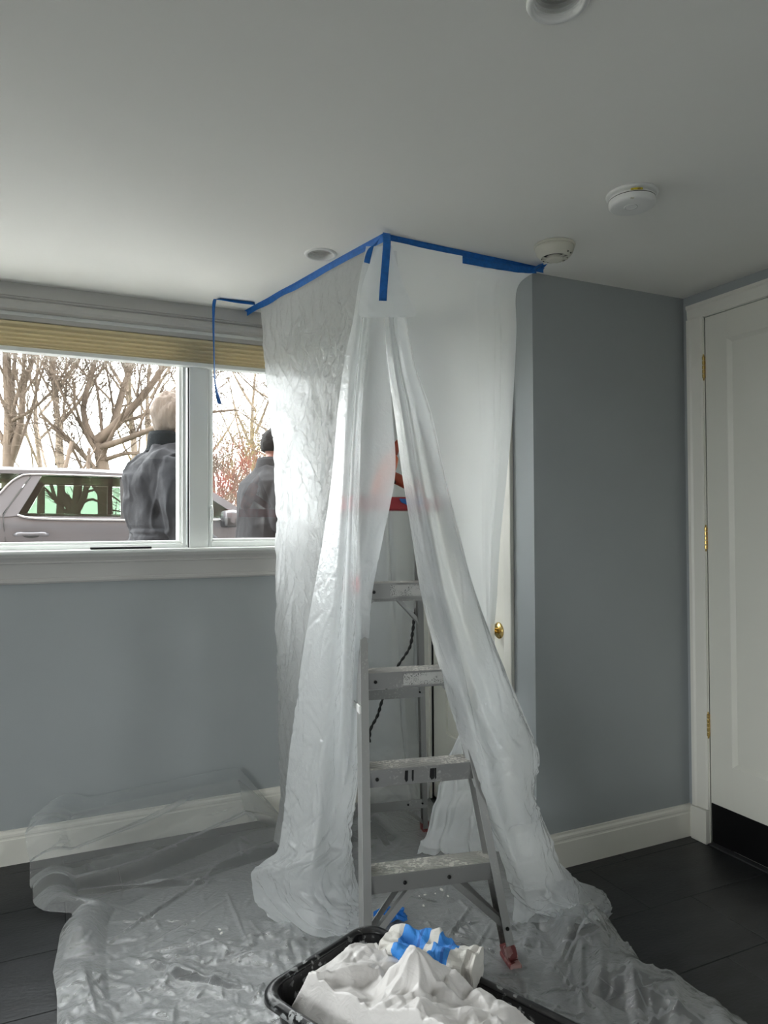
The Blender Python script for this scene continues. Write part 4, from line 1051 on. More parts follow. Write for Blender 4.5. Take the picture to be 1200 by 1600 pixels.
sheet('plastic_sheet', [[(1.0056, 2.1444, 2.2378), (1.0114, 2.1417, 2.2377), (1.0172, 2.1390, 2.2377), (1.0230, 2.1363, 2.2377), (1.0307, 2.1327, 2.2376), (1.0385, 2.1292, 2.2376)],
 [(1.0040, 2.1472, 2.1356), (1.0073, 2.1293, 2.1305), (1.0193, 2.1347, 2.1338), (1.0227, 2.1221, 2.1304), (1.0347, 2.1275, 2.1337), (1.0468, 2.1329, 2.1371)],
 [(1.0046, 2.1550, 2.0093), (1.0054, 2.1218, 2.0007), (1.0255, 2.1344, 2.0063), (1.0283, 2.1112, 2.0006), (1.0483, 2.1183, 2.0048), (1.0710, 2.1352, 2.0119)],
 [(1.0191, 2.1626, 1.8515), (1.0212, 2.1177, 1.8426), (1.0494, 2.1321, 1.8480), (1.0537, 2.1026, 1.8425), (1.0800, 2.1124, 1.8468), (1.1138, 2.1406, 1.8554)],
 [(1.0434, 2.1654, 1.7030), (1.0447, 2.1098, 1.6951), (1.0812, 2.1259, 1.6997), (1.0886, 2.0895, 1.6948), (1.1233, 2.1009, 1.6986), (1.1681, 2.1296, 1.7056)],
 [(1.0719, 2.1674, 1.4993), (1.0717, 2.0959, 1.4945), (1.1124, 2.1101, 1.4965), (1.1251, 2.0711, 1.4942), (1.1665, 2.0850, 1.4962), (1.2171, 2.1221, 1.5000)],
 [(1.1040, 2.1569, 1.2832), (1.1021, 2.0751, 1.2843), (1.1470, 2.0874, 1.2836), (1.1610, 2.0478, 1.2840), (1.2091, 2.0641, 1.2832), (1.2673, 2.1033, 1.2820)],
 [(1.1254, 2.1395, 1.1111), (1.1263, 2.0563, 1.1176), (1.1728, 2.0623, 1.1152), (1.1944, 2.0247, 1.1172), (1.2449, 2.0400, 1.1139), (1.3060, 2.0779, 1.1084)],
 [(1.1558, 2.1123, 0.9413), (1.1591, 2.0279, 0.9531), (1.2096, 2.0322, 0.9489), (1.2343, 1.9931, 0.9527), (1.2938, 2.0097, 0.9460), (1.3636, 2.0548, 0.9346)],
 [(1.1963, 2.0703, 0.7335), (1.2031, 1.9841, 0.7520), (1.2567, 1.9814, 0.7467), (1.2951, 1.9470, 0.7502), (1.3641, 1.9648, 0.7388), (1.4470, 2.0206, 0.7173)],
 [(1.2246, 2.0218, 0.5753), (1.2356, 1.9391, 0.5975), (1.2927, 1.9348, 0.5908), (1.3379, 1.9083, 0.5922), (1.4144, 1.9283, 0.5758), (1.5024, 1.9874, 0.5467)],
 [(1.2402, 1.9783, 0.4632), (1.2560, 1.9100, 0.4835), (1.3123, 1.9116, 0.4739), (1.3557, 1.8971, 0.4718), (1.4168, 1.9298, 0.4511), (1.4810, 1.9888, 0.4210)],
 [(1.2834, 1.9608, 0.3398), (1.2920, 1.9013, 0.3610), (1.3402, 1.9012, 0.3522), (1.3831, 1.8924, 0.3477), (1.4511, 1.9164, 0.3261), (1.5220, 1.9614, 0.2960)],
 [(1.3383, 1.9713, 0.2020), (1.3429, 1.9135, 0.2259), (1.3798, 1.8964, 0.2257), (1.4329, 1.8941, 0.2158), (1.5059, 1.9159, 0.1915), (1.5795, 1.9485, 0.1623)],
 [(1.3692, 1.9918, 0.1137), (1.3776, 1.9323, 0.1392), (1.4145, 1.9041, 0.1441), (1.4693, 1.8898, 0.1387), (1.5832, 1.9149, 0.1024), (1.7643, 1.9646, 0.0402)],
 [(1.3965, 2.0137, 0.0449), (1.4150, 1.9606, 0.0661), (1.4520, 1.9211, 0.0766), (1.5189, 1.9013, 0.0709), (1.6219, 1.8981, 0.0490), (1.7379, 1.9111, 0.0165)],
 [(1.3947, 2.0045, -0.0050), (1.4456, 1.9753, -0.0025), (1.5001, 1.9445, 0.0000), (1.5577, 1.9178, -0.0003), (1.6187, 1.8951, -0.0034), (1.6722, 1.8759, -0.0064)]], 420, 130, d3_, F2, 'gathered plastic drape swept over the right side of the stepladder')

def d4_(u, v, su, sv):
    r = np.sin(u * 22 + 2 * vnoise(u * 3, v * 3, None, 25)) * .011 * edge(u - .70, .2) * edge(v, .22)
    r += (vnoise(su * 3, sv * 2, None, 27) - .5) * .02 * edge(v, .3)
    r += ridge(u * 14, sv * 1.2, 51, 3.0) * .007 * edge(u - .6, .3) * edge(v, .15) + (facets(su, sv, 53, 7, .13) * .10 + ridge(u * 6, sv * 1.0, 54, 3.0) * .018 + ridge(su * 14, sv * 10, 55, 3.0) * .006) * edge(v - .6, .2)
    return r
sheet('plastic_sheet', [[(1.0130, 2.1630, 2.2970), (1.1241, 2.1702, 2.2970), (1.2353, 2.1773, 2.2970), (1.3464, 2.1845, 2.2970), (1.4576, 2.1917, 2.2970), (1.5687, 2.1988, 2.2970), (1.6798, 2.2060, 2.2970)],
 [(1.0358, 2.1644, 2.1237), (1.1175, 2.1696, 2.1364), (1.2020, 2.1750, 2.1495), (1.2893, 2.1806, 2.1630), (1.3797, 2.1863, 2.1770), (1.4731, 2.1922, 2.1915), (1.5699, 2.1984, 2.2065)],
 [(1.0640, 2.1749, 1.9778), (1.1416, 2.1797, 1.9875), (1.2215, 2.1846, 1.9974), (1.3041, 2.1898, 2.0077), (1.3892, 2.1950, 2.0183), (1.4772, 2.2005, 2.0292), (1.5680, 2.2061, 2.0405)],
 [(1.1075, 2.1862, 1.8090), (1.1778, 2.1905, 1.8153), (1.2500, 2.1948, 1.8218), (1.3242, 2.1993, 1.8284), (1.4005, 2.2039, 1.8353), (1.4790, 2.2087, 1.8423), (1.5599, 2.2136, 1.8496)],
 [(1.1726, 2.1987, 1.6377), (1.2318, 2.2022, 1.6410), (1.2923, 2.2057, 1.6444), (1.3542, 2.2094, 1.6478), (1.4175, 2.2131, 1.6513), (1.4824, 2.2169, 1.6549), (1.5488, 2.2209, 1.6586)],
 [(1.2335, 2.2192, 1.4617), (1.2815, 2.2219, 1.4627), (1.3302, 2.2246, 1.4638), (1.3799, 2.2274, 1.4648), (1.4305, 2.2302, 1.4659), (1.4821, 2.2331, 1.4670), (1.5346, 2.2361, 1.4681)],
 [(1.2986, 2.2397, 1.2568), (1.3338, 2.2416, 1.2562), (1.3696, 2.2435, 1.2556), (1.4058, 2.2454, 1.2550), (1.4424, 2.2474, 1.2544), (1.4796, 2.2493, 1.2538), (1.5172, 2.2513, 1.2532)],
 [(1.3599, 2.2598, 1.0687), (1.3846, 2.2610, 1.0674), (1.4097, 2.2623, 1.0662), (1.4349, 2.2635, 1.0650), (1.4604, 2.2648, 1.0637), (1.4860, 2.2661, 1.0624), (1.5120, 2.2674, 1.0611)],
 [(1.4201, 2.2795, 0.9222), (1.4349, 2.2802, 0.9211), (1.4498, 2.2809, 0.9200), (1.4647, 2.2816, 0.9189), (1.4798, 2.2823, 0.9178), (1.4949, 2.2830, 0.9167), (1.5101, 2.2837, 0.9155)],
 [(1.4513, 2.3227, 0.7457), (1.4687, 2.3234, 0.7439), (1.4863, 2.3241, 0.7421), (1.5039, 2.3248, 0.7403), (1.5217, 2.3255, 0.7385), (1.5395, 2.3263, 0.7367), (1.5575, 2.3270, 0.7349)],
 [(1.4366, 2.3560, 0.5952), (1.4657, 2.3570, 0.5916), (1.4951, 2.3580, 0.5880), (1.5247, 2.3590, 0.5843), (1.5547, 2.3600, 0.5805), (1.5849, 2.3611, 0.5768), (1.6154, 2.3622, 0.5730)],
 [(1.3702, 2.3883, 0.4499), (1.4131, 2.3895, 0.4437), (1.4566, 2.3907, 0.4373), (1.5007, 2.3920, 0.4308), (1.5455, 2.3933, 0.4243), (1.5886, 2.3910, 0.4189), (1.6228, 2.3751, 0.4188)],
 [(1.3226, 2.4047, 0.2830), (1.3720, 2.4058, 0.2745), (1.4222, 2.4071, 0.2658), (1.4732, 2.4084, 0.2570), (1.5251, 2.4097, 0.2480), (1.5720, 2.4023, 0.2429), (1.6120, 2.3837, 0.2427)],
 [(1.2718, 2.4037, 0.1485), (1.3287, 2.4050, 0.1374), (1.3867, 2.4064, 0.1260), (1.4458, 2.4079, 0.1144), (1.5061, 2.4095, 0.1026), (1.5657, 2.4083, 0.0919), (1.6125, 2.3866, 0.0916)],
 [(1.3321, 2.5733, 0.0100), (1.3817, 2.5414, 0.0100), (1.4310, 2.5097, 0.0100), (1.4801, 2.4782, 0.0100), (1.5367, 2.4594, 0.0100), (1.5936, 2.4405, 0.0100), (1.6507, 2.4215, 0.0100)]], 260, 110, d4_, F3, 'smooth plastic panel hanging in front of the closet door')

def d5_(u, v, su, sv):
    return np.sin(u * 10) * .003 + facets(su, sv, 61, 6, .08) * .02
sheet('plastic_sheet', [[(0.9684, 2.1394, 2.2472), (0.9799, 2.1341, 2.2471), (0.9914, 2.1287, 2.2470), (1.0029, 2.1234, 2.2470), (1.0144, 2.1181, 2.2469)],
 [(0.9492, 2.1383, 2.1992), (0.9683, 2.1294, 2.1991), (0.9873, 2.1206, 2.1990), (1.0064, 2.1117, 2.1989), (1.0217, 2.1047, 2.1988)],
 [(0.9226, 2.1411, 2.1224), (0.9530, 2.1270, 2.1222), (0.9834, 2.1130, 2.1220), (1.0138, 2.0989, 2.1219), (1.0385, 2.0874, 2.1217)],
 [(0.9107, 2.1458, 2.0590), (0.9448, 2.1299, 2.0588), (0.9847, 2.1115, 2.0586), (1.0245, 2.0930, 2.0584), (1.0625, 2.0754, 2.0582)],
 [(0.9078, 2.1501, 2.0178), (0.9458, 2.1325, 2.0176), (0.9875, 2.1132, 2.0174), (1.0331, 2.0921, 2.0171), (1.0787, 2.0709, 2.0169)],
 [(0.9196, 2.1460, 2.0055), (0.9519, 2.1310, 2.0053), (0.9899, 2.1134, 2.0051), (1.0336, 2.0932, 2.0049), (1.0716, 2.0756, 2.0047)]], 60, 50, d5_, F3, 'small plastic flap under the vertical blue tape at the tent corner')

def d6_(u, v, su, sv):
    r = np.sin(su * 26 + 2 * vnoise(su * 4, sv * .8, None, 29)) * .010 * edge(v, .1) + ridge(su * 12, sv * .5, 71, 3) * .014
    r += facets(su, sv, 73, 8, .16) * .12 * edge(v - .62, .2) + ridge(su * 7, sv * 6, 75, 3) * .012 * edge(v - .5, .3)
    return r
sheet('plastic_sheet', [[(1.3450, 3.1550, 2.2900), (1.3983, 3.1548, 2.2900), (1.4517, 3.1546, 2.2900), (1.5050, 3.1545, 2.2900), (1.5583, 3.1546, 2.2900), (1.6117, 3.1547, 2.2900), (1.6650, 3.1550, 2.2900)],
 [(1.3450, 3.1550, 2.0000), (1.3983, 3.1476, 2.0000), (1.4517, 3.1421, 2.0000), (1.5050, 3.1400, 2.0000), (1.5583, 3.1418, 2.0000), (1.6117, 3.1471, 2.0000), (1.6650, 3.1544, 2.0000)],
 [(1.3450, 3.1550, 1.6000), (1.3983, 3.1377, 1.6000), (1.4517, 3.1249, 1.6000), (1.5050, 3.1200, 1.6000), (1.5583, 3.1242, 1.6000), (1.6117, 3.1365, 1.6000), (1.6650, 3.1535, 1.6000)],
 [(1.3450, 3.1550, 1.2000), (1.3983, 3.1303, 1.2000), (1.4517, 3.1120, 1.2000), (1.5050, 3.1050, 1.2000), (1.5583, 3.1110, 1.2000), (1.6117, 3.1285, 1.2000), (1.6650, 3.1529, 1.2000)],
 [(1.3450, 3.1550, 0.9000), (1.3983, 3.1303, 0.9000), (1.4517, 3.1120, 0.9000), (1.5050, 3.1050, 0.9000), (1.5583, 3.1110, 0.9000), (1.6117, 3.1285, 0.9000), (1.6650, 3.1529, 0.9000)],
 [(1.3450, 3.1550, 0.6000), (1.3983, 3.1303, 0.6000), (1.4517, 3.1120, 0.6000), (1.5050, 3.1050, 0.6000), (1.5583, 3.1110, 0.6000), (1.6117, 3.1285, 0.6000), (1.6650, 3.1529, 0.6000)],
 [(1.3450, 3.1328, 0.3500), (1.3983, 3.1081, 0.3500), (1.4517, 3.0898, 0.3500), (1.5050, 3.0828, 0.3500), (1.5583, 3.0888, 0.3500), (1.6117, 3.1063, 0.3500), (1.6650, 3.1307, 0.3500)],
 [(1.3450, 3.0950, 0.1800), (1.3983, 3.0703, 0.1800), (1.4517, 3.0520, 0.1800), (1.5050, 3.0450, 0.1800), (1.5583, 3.0510, 0.1800), (1.6117, 3.0685, 0.1800), (1.6650, 3.0929, 0.1800)],
 [(1.3450, 3.0683, 0.0600), (1.3983, 3.0436, 0.0600), (1.4517, 3.0254, 0.0600), (1.5050, 3.0183, 0.0600), (1.5583, 3.0244, 0.0600), (1.6117, 3.0418, 0.0600), (1.6650, 3.0663, 0.0600)],
 [(1.3450, 3.0577, 0.0120), (1.3983, 3.0330, 0.0120), (1.4517, 3.0147, 0.0120), (1.5050, 3.0077, 0.0120), (1.5583, 3.0137, 0.0120), (1.6117, 3.0312, 0.0120), (1.6650, 3.0556, 0.0120)]], 240, 110, d6_, F4, 'thin clear plastic sheet hanging on the back wall behind the ladder')

# the sheet on the floor, drawn up against the baseboard and bunched along its edges
nx, ny = 380, 470
v, u = np.meshgrid(np.linspace(0, 1, ny), np.linspace(0, 1, nx), indexing='ij')
Y0, Y1 = .95, 3.34                       # unrolled length; the last part stands up against the wall
yy = Y0 + (Y1 - Y0) * v
lx = np.interp(yy, [.95, 1.9, 2.2, 2.35, 2.55, 2.66, 2.72, 2.9, 3.1, 3.34], [.01, .005, .01, .0, .035, .06, -.02, -.075, -.075, -.02])
rx_ = np.interp(yy, [.95, 1.35, 1.6, 1.75, 1.9, 2.1, 3.34], [1.62, 1.66, 1.60, 1.62, 1.70, 1.66, 1.65])
jit = (vnoise(yy * 9, yy * 0, None, 81) - .5) * .03
X = lx + jit + (rx_ + (vnoise(yy * 8, yy * 0 + 4, None, 83) - .5) * .05 - lx - jit) * u
Yp = yy.copy()
near_left = np.clip((1.1 - X) / .5, 0, 1)
nearw = np.clip((2.52 - yy) / .3, 0, 1)                       # more crumpled towards the camera
h = .004 + (vnoise(X * 3.5, yy * 3.5, None, 85)) * .005
h += facets(X, yy, 87, 9, .26) * .10 * (.12 + .75 * near_left * nearw)
h += facets(X, yy, 89, 9, .10) * .07 * (.10 + .90 * nearw * (.4 + .6 * near_left))
fb = (-.05, 1.65, 1.2, 2.55)
h += creases(X, yy, 91, 60, .38, .014, (-.05, 1.65, 1.2, 3.1)) * .012 * (.5 + .5 * nearw)
h += creases(X, yy, 92, 420, .15, .009, fb) * .008 * (.15 + .85 * nearw)
h += creases(X, yy, 93, 900, .07, .006, fb) * .0045 * nearw
h += creases(X, yy, 94, 80, .14, .009, (0, 1.6, 2.45, 3.1)) * .005
def seg(a, b, wd, ht):
    """a straight fold ridge from a to b"""
    ax_, ay_ = a; bx_, by_ = b
    L2 = (bx_ - ax_) ** 2 + (by_ - ay_) ** 2
    t = np.clip(((X - ax_) * (bx_ - ax_) + (yy - ay_) * (by_ - ay_)) / L2, 0, 1)
    d = np.hypot(X - ax_ - t * (bx_ - ax_), yy - ay_ - t * (by_ - ay_))
    return np.clip(1 - d / wd, 0, 1) * ht * np.sin(np.clip(t, .02, .98) * math.pi) ** .4
for a, b, w_, t_ in [((0.5676, 2.7790), (0.1586, 2.4446), 0.012, 0.012), ((0.0654, 2.8345), (0.5417, 2.7100), 0.02, 0.02), ((0.5750, 2.5924), (0.5652, 2.2333), 0.008, 0.008), ((0.6060, 2.3940), (0.6241, 2.2242), 0.007, 0.006), ((0.2162, 2.3438), (0.4938, 2.0618), 0.02, 0.014), ((0.2962, 2.2365), (0.4855, 2.0658), 0.016, 0.012), ((0.1190, 2.6037), (0.4312, 2.4769), 0.006, 0.005), ((0.0871, 2.2699), (0.1123, 2.0953), 0.01, 0.01), ((1.1506, 2.0132), (1.3160, 2.1458), 0.008, 0.008), ((1.5775, 2.1162), (1.5810, 1.6288), 0.01, 0.008), ((1.1473, 2.1809), (1.1000, 1.9254), 0.007, 0.006), ((1.3615, 1.7666), (1.3448, 1.5272), 0.009, 0.008), ((1.3412, 2.0454), (1.0874, 1.8292), 0.008, 0.008)]:
    h += seg(a, b, w_, t_)
# ripples running away from the bunched edge on the right and under the drape
h += np.clip(np.sin(X * 46 - yy * 40 + 5 * vnoise(X * 4, yy * 4, None, 97)), 0, 1) * .010 * np.clip((X - 1.12) / .25, 0, 1) * np.clip((2.15 - yy) / .3, 0, 1)
h += np.clip(np.sin(X * 95 + 8 * vnoise(X * 5, yy * 3, None, 98)), 0, 1) * .006 * np.exp(-((X - .66) / .12) ** 2 - ((yy - 2.05) / .2) ** 2)
# mound of film behind the ladder, and against the closet
h += .10 * np.exp(-((X - 1.22) / .16) ** 2 - ((yy - 2.86) / .15) ** 2) * (.6 + .8 * vnoise(X * 12, yy * 12, None, 99))
# bunched right edge
er = np.clip((u - .86) / .14, 0, 1); el = np.clip((.085 - u) / .085, 0, 1)
h += np.sin(er * math.pi * .93) * .050 * (.6 + .8 * vnoise(yy * 7, u * 3, None, 101)) * np.clip((2.2 - yy) / .2, 0, 1)
h += np.sin(el * math.pi * .9) * .040 * (.5 + vnoise(yy * 8, u * 3, None, 103))
# drawn up to the wall
wz = np.clip((yy - 2.72) / (3.17 - 2.72), 0, 1)
left_part = np.clip((.95 - X) / .2, 0, 1)
lift = left_part * (.165 + .05 * (X + .1) ) * wz ** 2.2
lift += left_part * np.clip(wz * (1 - wz) * 4, 0, 1) * (.030 * np.clip(np.sin(yy * 42 - X * 9 + 3 * vnoise(X * 3, yy * 5, None, 105)), -.2, 1))
h += lift
Yp = np.where(yy > 3.165, 3.165 + (yy - 3.165) * .06, yy)
h += np.where(yy > 3.165, (yy - 3.165) * .25 * left_part, 0)
h = np.maximum(h, .004)
idx = np.arange(nx * ny).reshape(ny, nx)
Fc = np.stack([idx[:-1, :-1], idx[:-1, 1:], idx[1:, 1:], idx[1:, :-1]], -1).reshape(-1, 4)
fl = link_mesh('plastic_sheet', np.stack([X, Yp, h], -1).reshape(-1, 3), Fc.tolist(), F5, None, smooth=True)
tag(fl, 'large crumpled clear plastic sheet spread over the dark tile floor', 'plastic sheet', 'clear plastic dust sheets')

# ------------------------------------------------------------------ black tub with rubbish
TBc = (0.7657, 1.7657, 0.2680); ta = Vector((.405, -.914, 0)); tbv = Vector((-.914, -.405, 0))
TLEN, TWID, TH = .70, .375, .26
tc = Vector((TBc[0], TBc[1], .0)) + ta * TLEN / 2 + tbv * TWID / 2
tub = tag(empty('black_tub', (tc.x, tc.y, .014), rotz=math.atan2(ta.y, ta.x)), 'black plastic tub splashed with plaster, full of rubbish bags', 'tub')
def rr(hx, hy, r, z): return [(x, y, z) for x, y in rrect(0, 0, hx, hy, r, 7)]
mb = MB()
a_, b_ = TLEN / 2, TWID / 2
rings = [rr(a_ - .06, b_ - .055, .04, 0), rr(a_ - .05, b_ - .045, .05, .006), rr(a_ - .018, b_ - .018, .055, TH - .03), rr(a_ - .016, b_ - .016, .055, TH - .006),
         rr(a_ - .020, b_ - .020, .052, TH - .004), rr(a_ - .022, b_ - .022, .052, TH - .03), rr(a_ - .054, b_ - .049, .046, .012), rr(a_ - .06, b_ - .055, .04, .008)]
ringstack(mb, rings); mb.build('tub_body', M['tub'], tub, smooth=False)
mb = MB()
prof = [(.020, -.006), (.016, .001), (.008, .004), (.001, .002), (-.003, -.005), (-.004, -.018), (-.001, -.0185), (.001, -.008), (.012, -.005)]
rings = [rr(a_ - o_, b_ - o_, .056, TH + z) for o_, z in prof]
n = len(rings[0]); V = [p for r in rings for p in r]; m_ = len(rings)
Fc = [(j * n + k, j * n + (k + 1) % n, ((j + 1) % m_) * n + (k + 1) % n, ((j + 1) % m_) * n + k) for j in range(m_) for k in range(n)]
link_mesh('rim', V, Fc, M['tub'], tub, smooth=True)

def bagmat():
    m, nt, out = _nt('white_bag_film')
    b = nd(nt, 'ShaderNodeBsdfPrincipled'); b.inputs['Base Color'].default_value = (.86, .83, .81, 1); b.inputs['Roughness'].default_value = .32
    tl = nd(nt, 'ShaderNodeBsdfTranslucent', Color=(.82, .78, .76, 1))
    vec = coords(nt); nz = nd(nt, 'ShaderNodeTexNoise', Scale=26.0, Detail=4.0); nz.inputs['Distortion'].default_value = 1.5
    nt.links.new(vec, nz.inputs['Vector'])
    bp = nd(nt, 'ShaderNodeBump', Strength=.35, Distance=.012); nt.links.new(nz.outputs['Fac'], bp.inputs['Height'])
    nt.links.new(bp.outputs['Normal'], b.inputs['Normal'])
    mx = nd(nt, 'ShaderNodeMixShader', Fac=.22)
    nt.links.new(b.outputs[0], mx.inputs[1]); nt.links.new(tl.outputs[0], mx.inputs[2]); nt.links.new(mx.outputs[0], out.inputs['Surface'])
    return m
M['bag'] = bagmat()
nb_i, nb_j = 250, 150
gi, gj = np.meshgrid(np.linspace(-a_ + .028, a_ - .028, nb_i), np.linspace(-b_ + .026, b_ - .026, nb_j), indexing='ij')
edge_d = np.minimum(a_ - .028 - np.abs(gi), b_ - .026 - np.abs(gj))
bx_ = tc.x + ta.x * gi + tbv.x * gj; by_ = tc.y + ta.y * gi + tbv.y * gj
bz = np.full_like(gi, .225) + (vnoise(bx_ * 9, by_ * 9, None, 141) - .5) * .06
for (px_, py_, pz_), slope, rnd, npl in [((0.7364, 1.4250, 0.3951), 1.25, 0.012, 7), ((0.6533, 1.6030, 0.3133), 0.55, 0.07, 3), ((0.6922, 1.5411, 0.3039), 0.6, 0.08, 4), ((0.5029, 1.4409, 0.3255), 0.55, 0.08, 4), ((0.5700, 1.3658, 0.3231), 0.5, 0.08, 3), ((0.7980, 1.4142, 0.3374), 0.9, 0.03, 4), ((0.8346, 1.2873, 0.3211), 0.6, 0.07, 4), ((0.6283, 1.2499, 0.3590), 0.5, 0.08, 5)]:
    dx_, dy_ = bx_ - px_, by_ - py_
    th_ = np.arctan2(dy_, dx_); di = np.hypot(dx_, dy_)
    pl = (tri(th_ * npl / (2 * math.pi) + .35 * vnoise(th_ * 2 + 9, di * 12, None, 143 + npl)) - .5) * np.clip(di * .35, 0, .022)
    lobe = pz_ - slope * (np.sqrt(di ** 2 + rnd ** 2) - rnd) + pl
    kk = .012
    hmix = np.clip(.5 + .5 * (lobe - bz) / kk, 0, 1)
    bz = bz + (lobe - bz) * hmix + kk * hmix * (1 - hmix)
bbox_ = (bx_.min(), bx_.max(), by_.min(), by_.max())
bz += creases(bx_, by_, 145, 50, .18, .018, bbox_) * .022 + creases(bx_, by_, 147, 90, .08, .010, bbox_) * .006 + creases(bx_, by_, 149, 140, .035, .005, bbox_) * .0025 + facets(bx_, by_, 151, 7, .14) * .10
bz = np.minimum(bz, .15 + edge_d * 2.6 + .02 * vnoise(bx_ * 20, by_ * 20, None, 153))
idx = np.arange(nb_i * nb_j).reshape(nb_i, nb_j)
Fc = np.stack([idx[:-1, :-1], idx[1:, :-1], idx[1:, 1:], idx[:-1, 1:]], -1).reshape(-1, 4)
bag = link_mesh('rubbish_bag', np.stack([bx_, by_, bz], -1).reshape(-1, 3), Fc.tolist(), M['bag'], None, smooth=True)
tag(bag, 'crumpled shiny white rubbish bag heaped in the black tub', 'bag')

# crumpled paper sack with blue print
def sackmat():
    m, nt, out = _nt('printed_paper_sack')
    b = nd(nt, 'ShaderNodeBsdfPrincipled'); b.inputs['Roughness'].default_value = .65
    vec = coords(nt)
    wv = nd(nt, 'ShaderNodeTexNoise', Scale=18.0, Detail=2.0); nt.links.new(vec, wv.inputs['Vector'])
    sp = nd(nt, 'ShaderNodeSeparateXYZ'); nt.links.new(vec, sp.inputs[0])
    ad = nd(nt, 'ShaderNodeMath', operation='MULTIPLY_ADD'); ad.inputs[1].default_value = .016
    nt.links.new(wv.outputs['Fac'], ad.inputs[0]); nt.links.new(sp.outputs['X'], ad.inputs[2])
    rp = nd(nt, 'ShaderNodeValToRGB'); rp.color_ramp.interpolation = 'CONSTANT'
    mr = nd(nt, 'ShaderNodeMapRange'); mr.inputs[1].default_value = -.12; mr.inputs[2].default_value = .14
    nt.links.new(ad.outputs[0], mr.inputs[0]); nt.links.new(mr.outputs[0], rp.inputs[0])
    el_ = rp.color_ramp.elements
    W = (.60, .58, .54, 1); B = (.03, .22, .62, 1); B2 = (.015, .12, .42, 1); G = (.36, .34, .31, 1)
    el_[0].color = W; el_[1].position = .18; el_[1].color = B
    for p_, c_ in ((.34, B2), (.37, B), (.44, W), (.54, B), (.66, B2), (.69, B), (.73, W), (.86, G), (.93, W)):
        e_ = el_.new(p_); e_.color = c_
    nt.links.new(rp.outputs[0], b.inputs['Base Color']); nt.links.new(b.outputs[0], out.inputs['Surface'])
    return m
sA, sB = np.array((0.7470, 1.6317, 0.2904)), np.array((0.9086, 1.4355, 0.2909))
L_ = np.linalg.norm(sB - sA)
rot = Vector(sB - sA).to_track_quat('X', 'Z')
n_l, n_c = 70, 56
tt, aa = np.meshgrid(np.linspace(0, 1, n_l), np.linspace(0, 2 * math.pi, n_c, endpoint=False), indexing='ij')
prof_ = np.interp(tt, [0, .03, .15, .5, .85, .97, 1], [.25, .75, 1, 1.05, .95, .8, .3])
rad = .046 * prof_
Vx = (tt - .5) * L_; Vy = np.sign(np.cos(aa)) * np.abs(np.cos(aa)) ** .7 * rad * 1.15; Vz = np.sign(np.sin(aa)) * np.abs(np.sin(aa)) ** .7 * rad * .8
dd = facets(Vx, Vy, 121, 7, .13, Vz) * .16 + facets(Vx, Vy, 123, 9, .05, Vz) * .09
Vy = Vy + np.cos(aa) * dd; Vz = Vz + np.sin(aa) * dd
idx = np.arange(n_l * n_c).reshape(n_l, n_c)
Fc = np.stack([idx[:-1], np.roll(idx[:-1], -1, 1), np.roll(idx[1:], -1, 1), idx[1:]], -1).reshape(-1, 4).tolist()
Fc += [tuple(idx[0][::-1]), tuple(idx[-1])]
sk = link_mesh('paper_sack', np.stack([Vx, Vy, Vz], -1).reshape(-1, 3), Fc, sackmat(), None, smooth=False)
sk.location = tuple((sA + sB) / 2); sk.rotation_mode = 'QUATERNION'; sk.rotation_quaternion = rot
tag(sk, 'crumpled white paper sack with blue print wedged behind the rubbish bag', 'sack')

# ball of blue tape and plaster crumbs on the floor film
V, Fc = ell_vf((0, 0, 0), (.026, .021, .018), 28, 18)
V = np.array(V); nn = V / (np.linalg.norm(V, axis=1)[:, None] + 1e-9)
V = V + nn * (facets(V[:, 0], V[:, 1], 131, 9, .04, V[:, 2]) * .24 + facets(V[:, 0], V[:, 1], 133, 8, .022, V[:, 2]) * .15)[:, None]
bb = empty('tape_ball', (1.0491, 2.1776, 0.0340))
tag(bb, 'crumpled ball of blue tape lying on the film below the ladder', 'tape')
link_mesh('wad', V, Fc, M['tape'], bb)
mb = MB(); mb.add(*(lambda C: ([c for c in C], [(0, 1, 4, 3), (1, 2, 5, 4)]))([(-.035, .0, -.005), (-.06, .005, .008), (-.082, .008, .0), (-.035, .004, .016), (-.06, .006, .024), (-.08, .012, .014)])); mb.build('loose_end', M['tape'], bb, solid=.0006)
rg = random.Random(8)
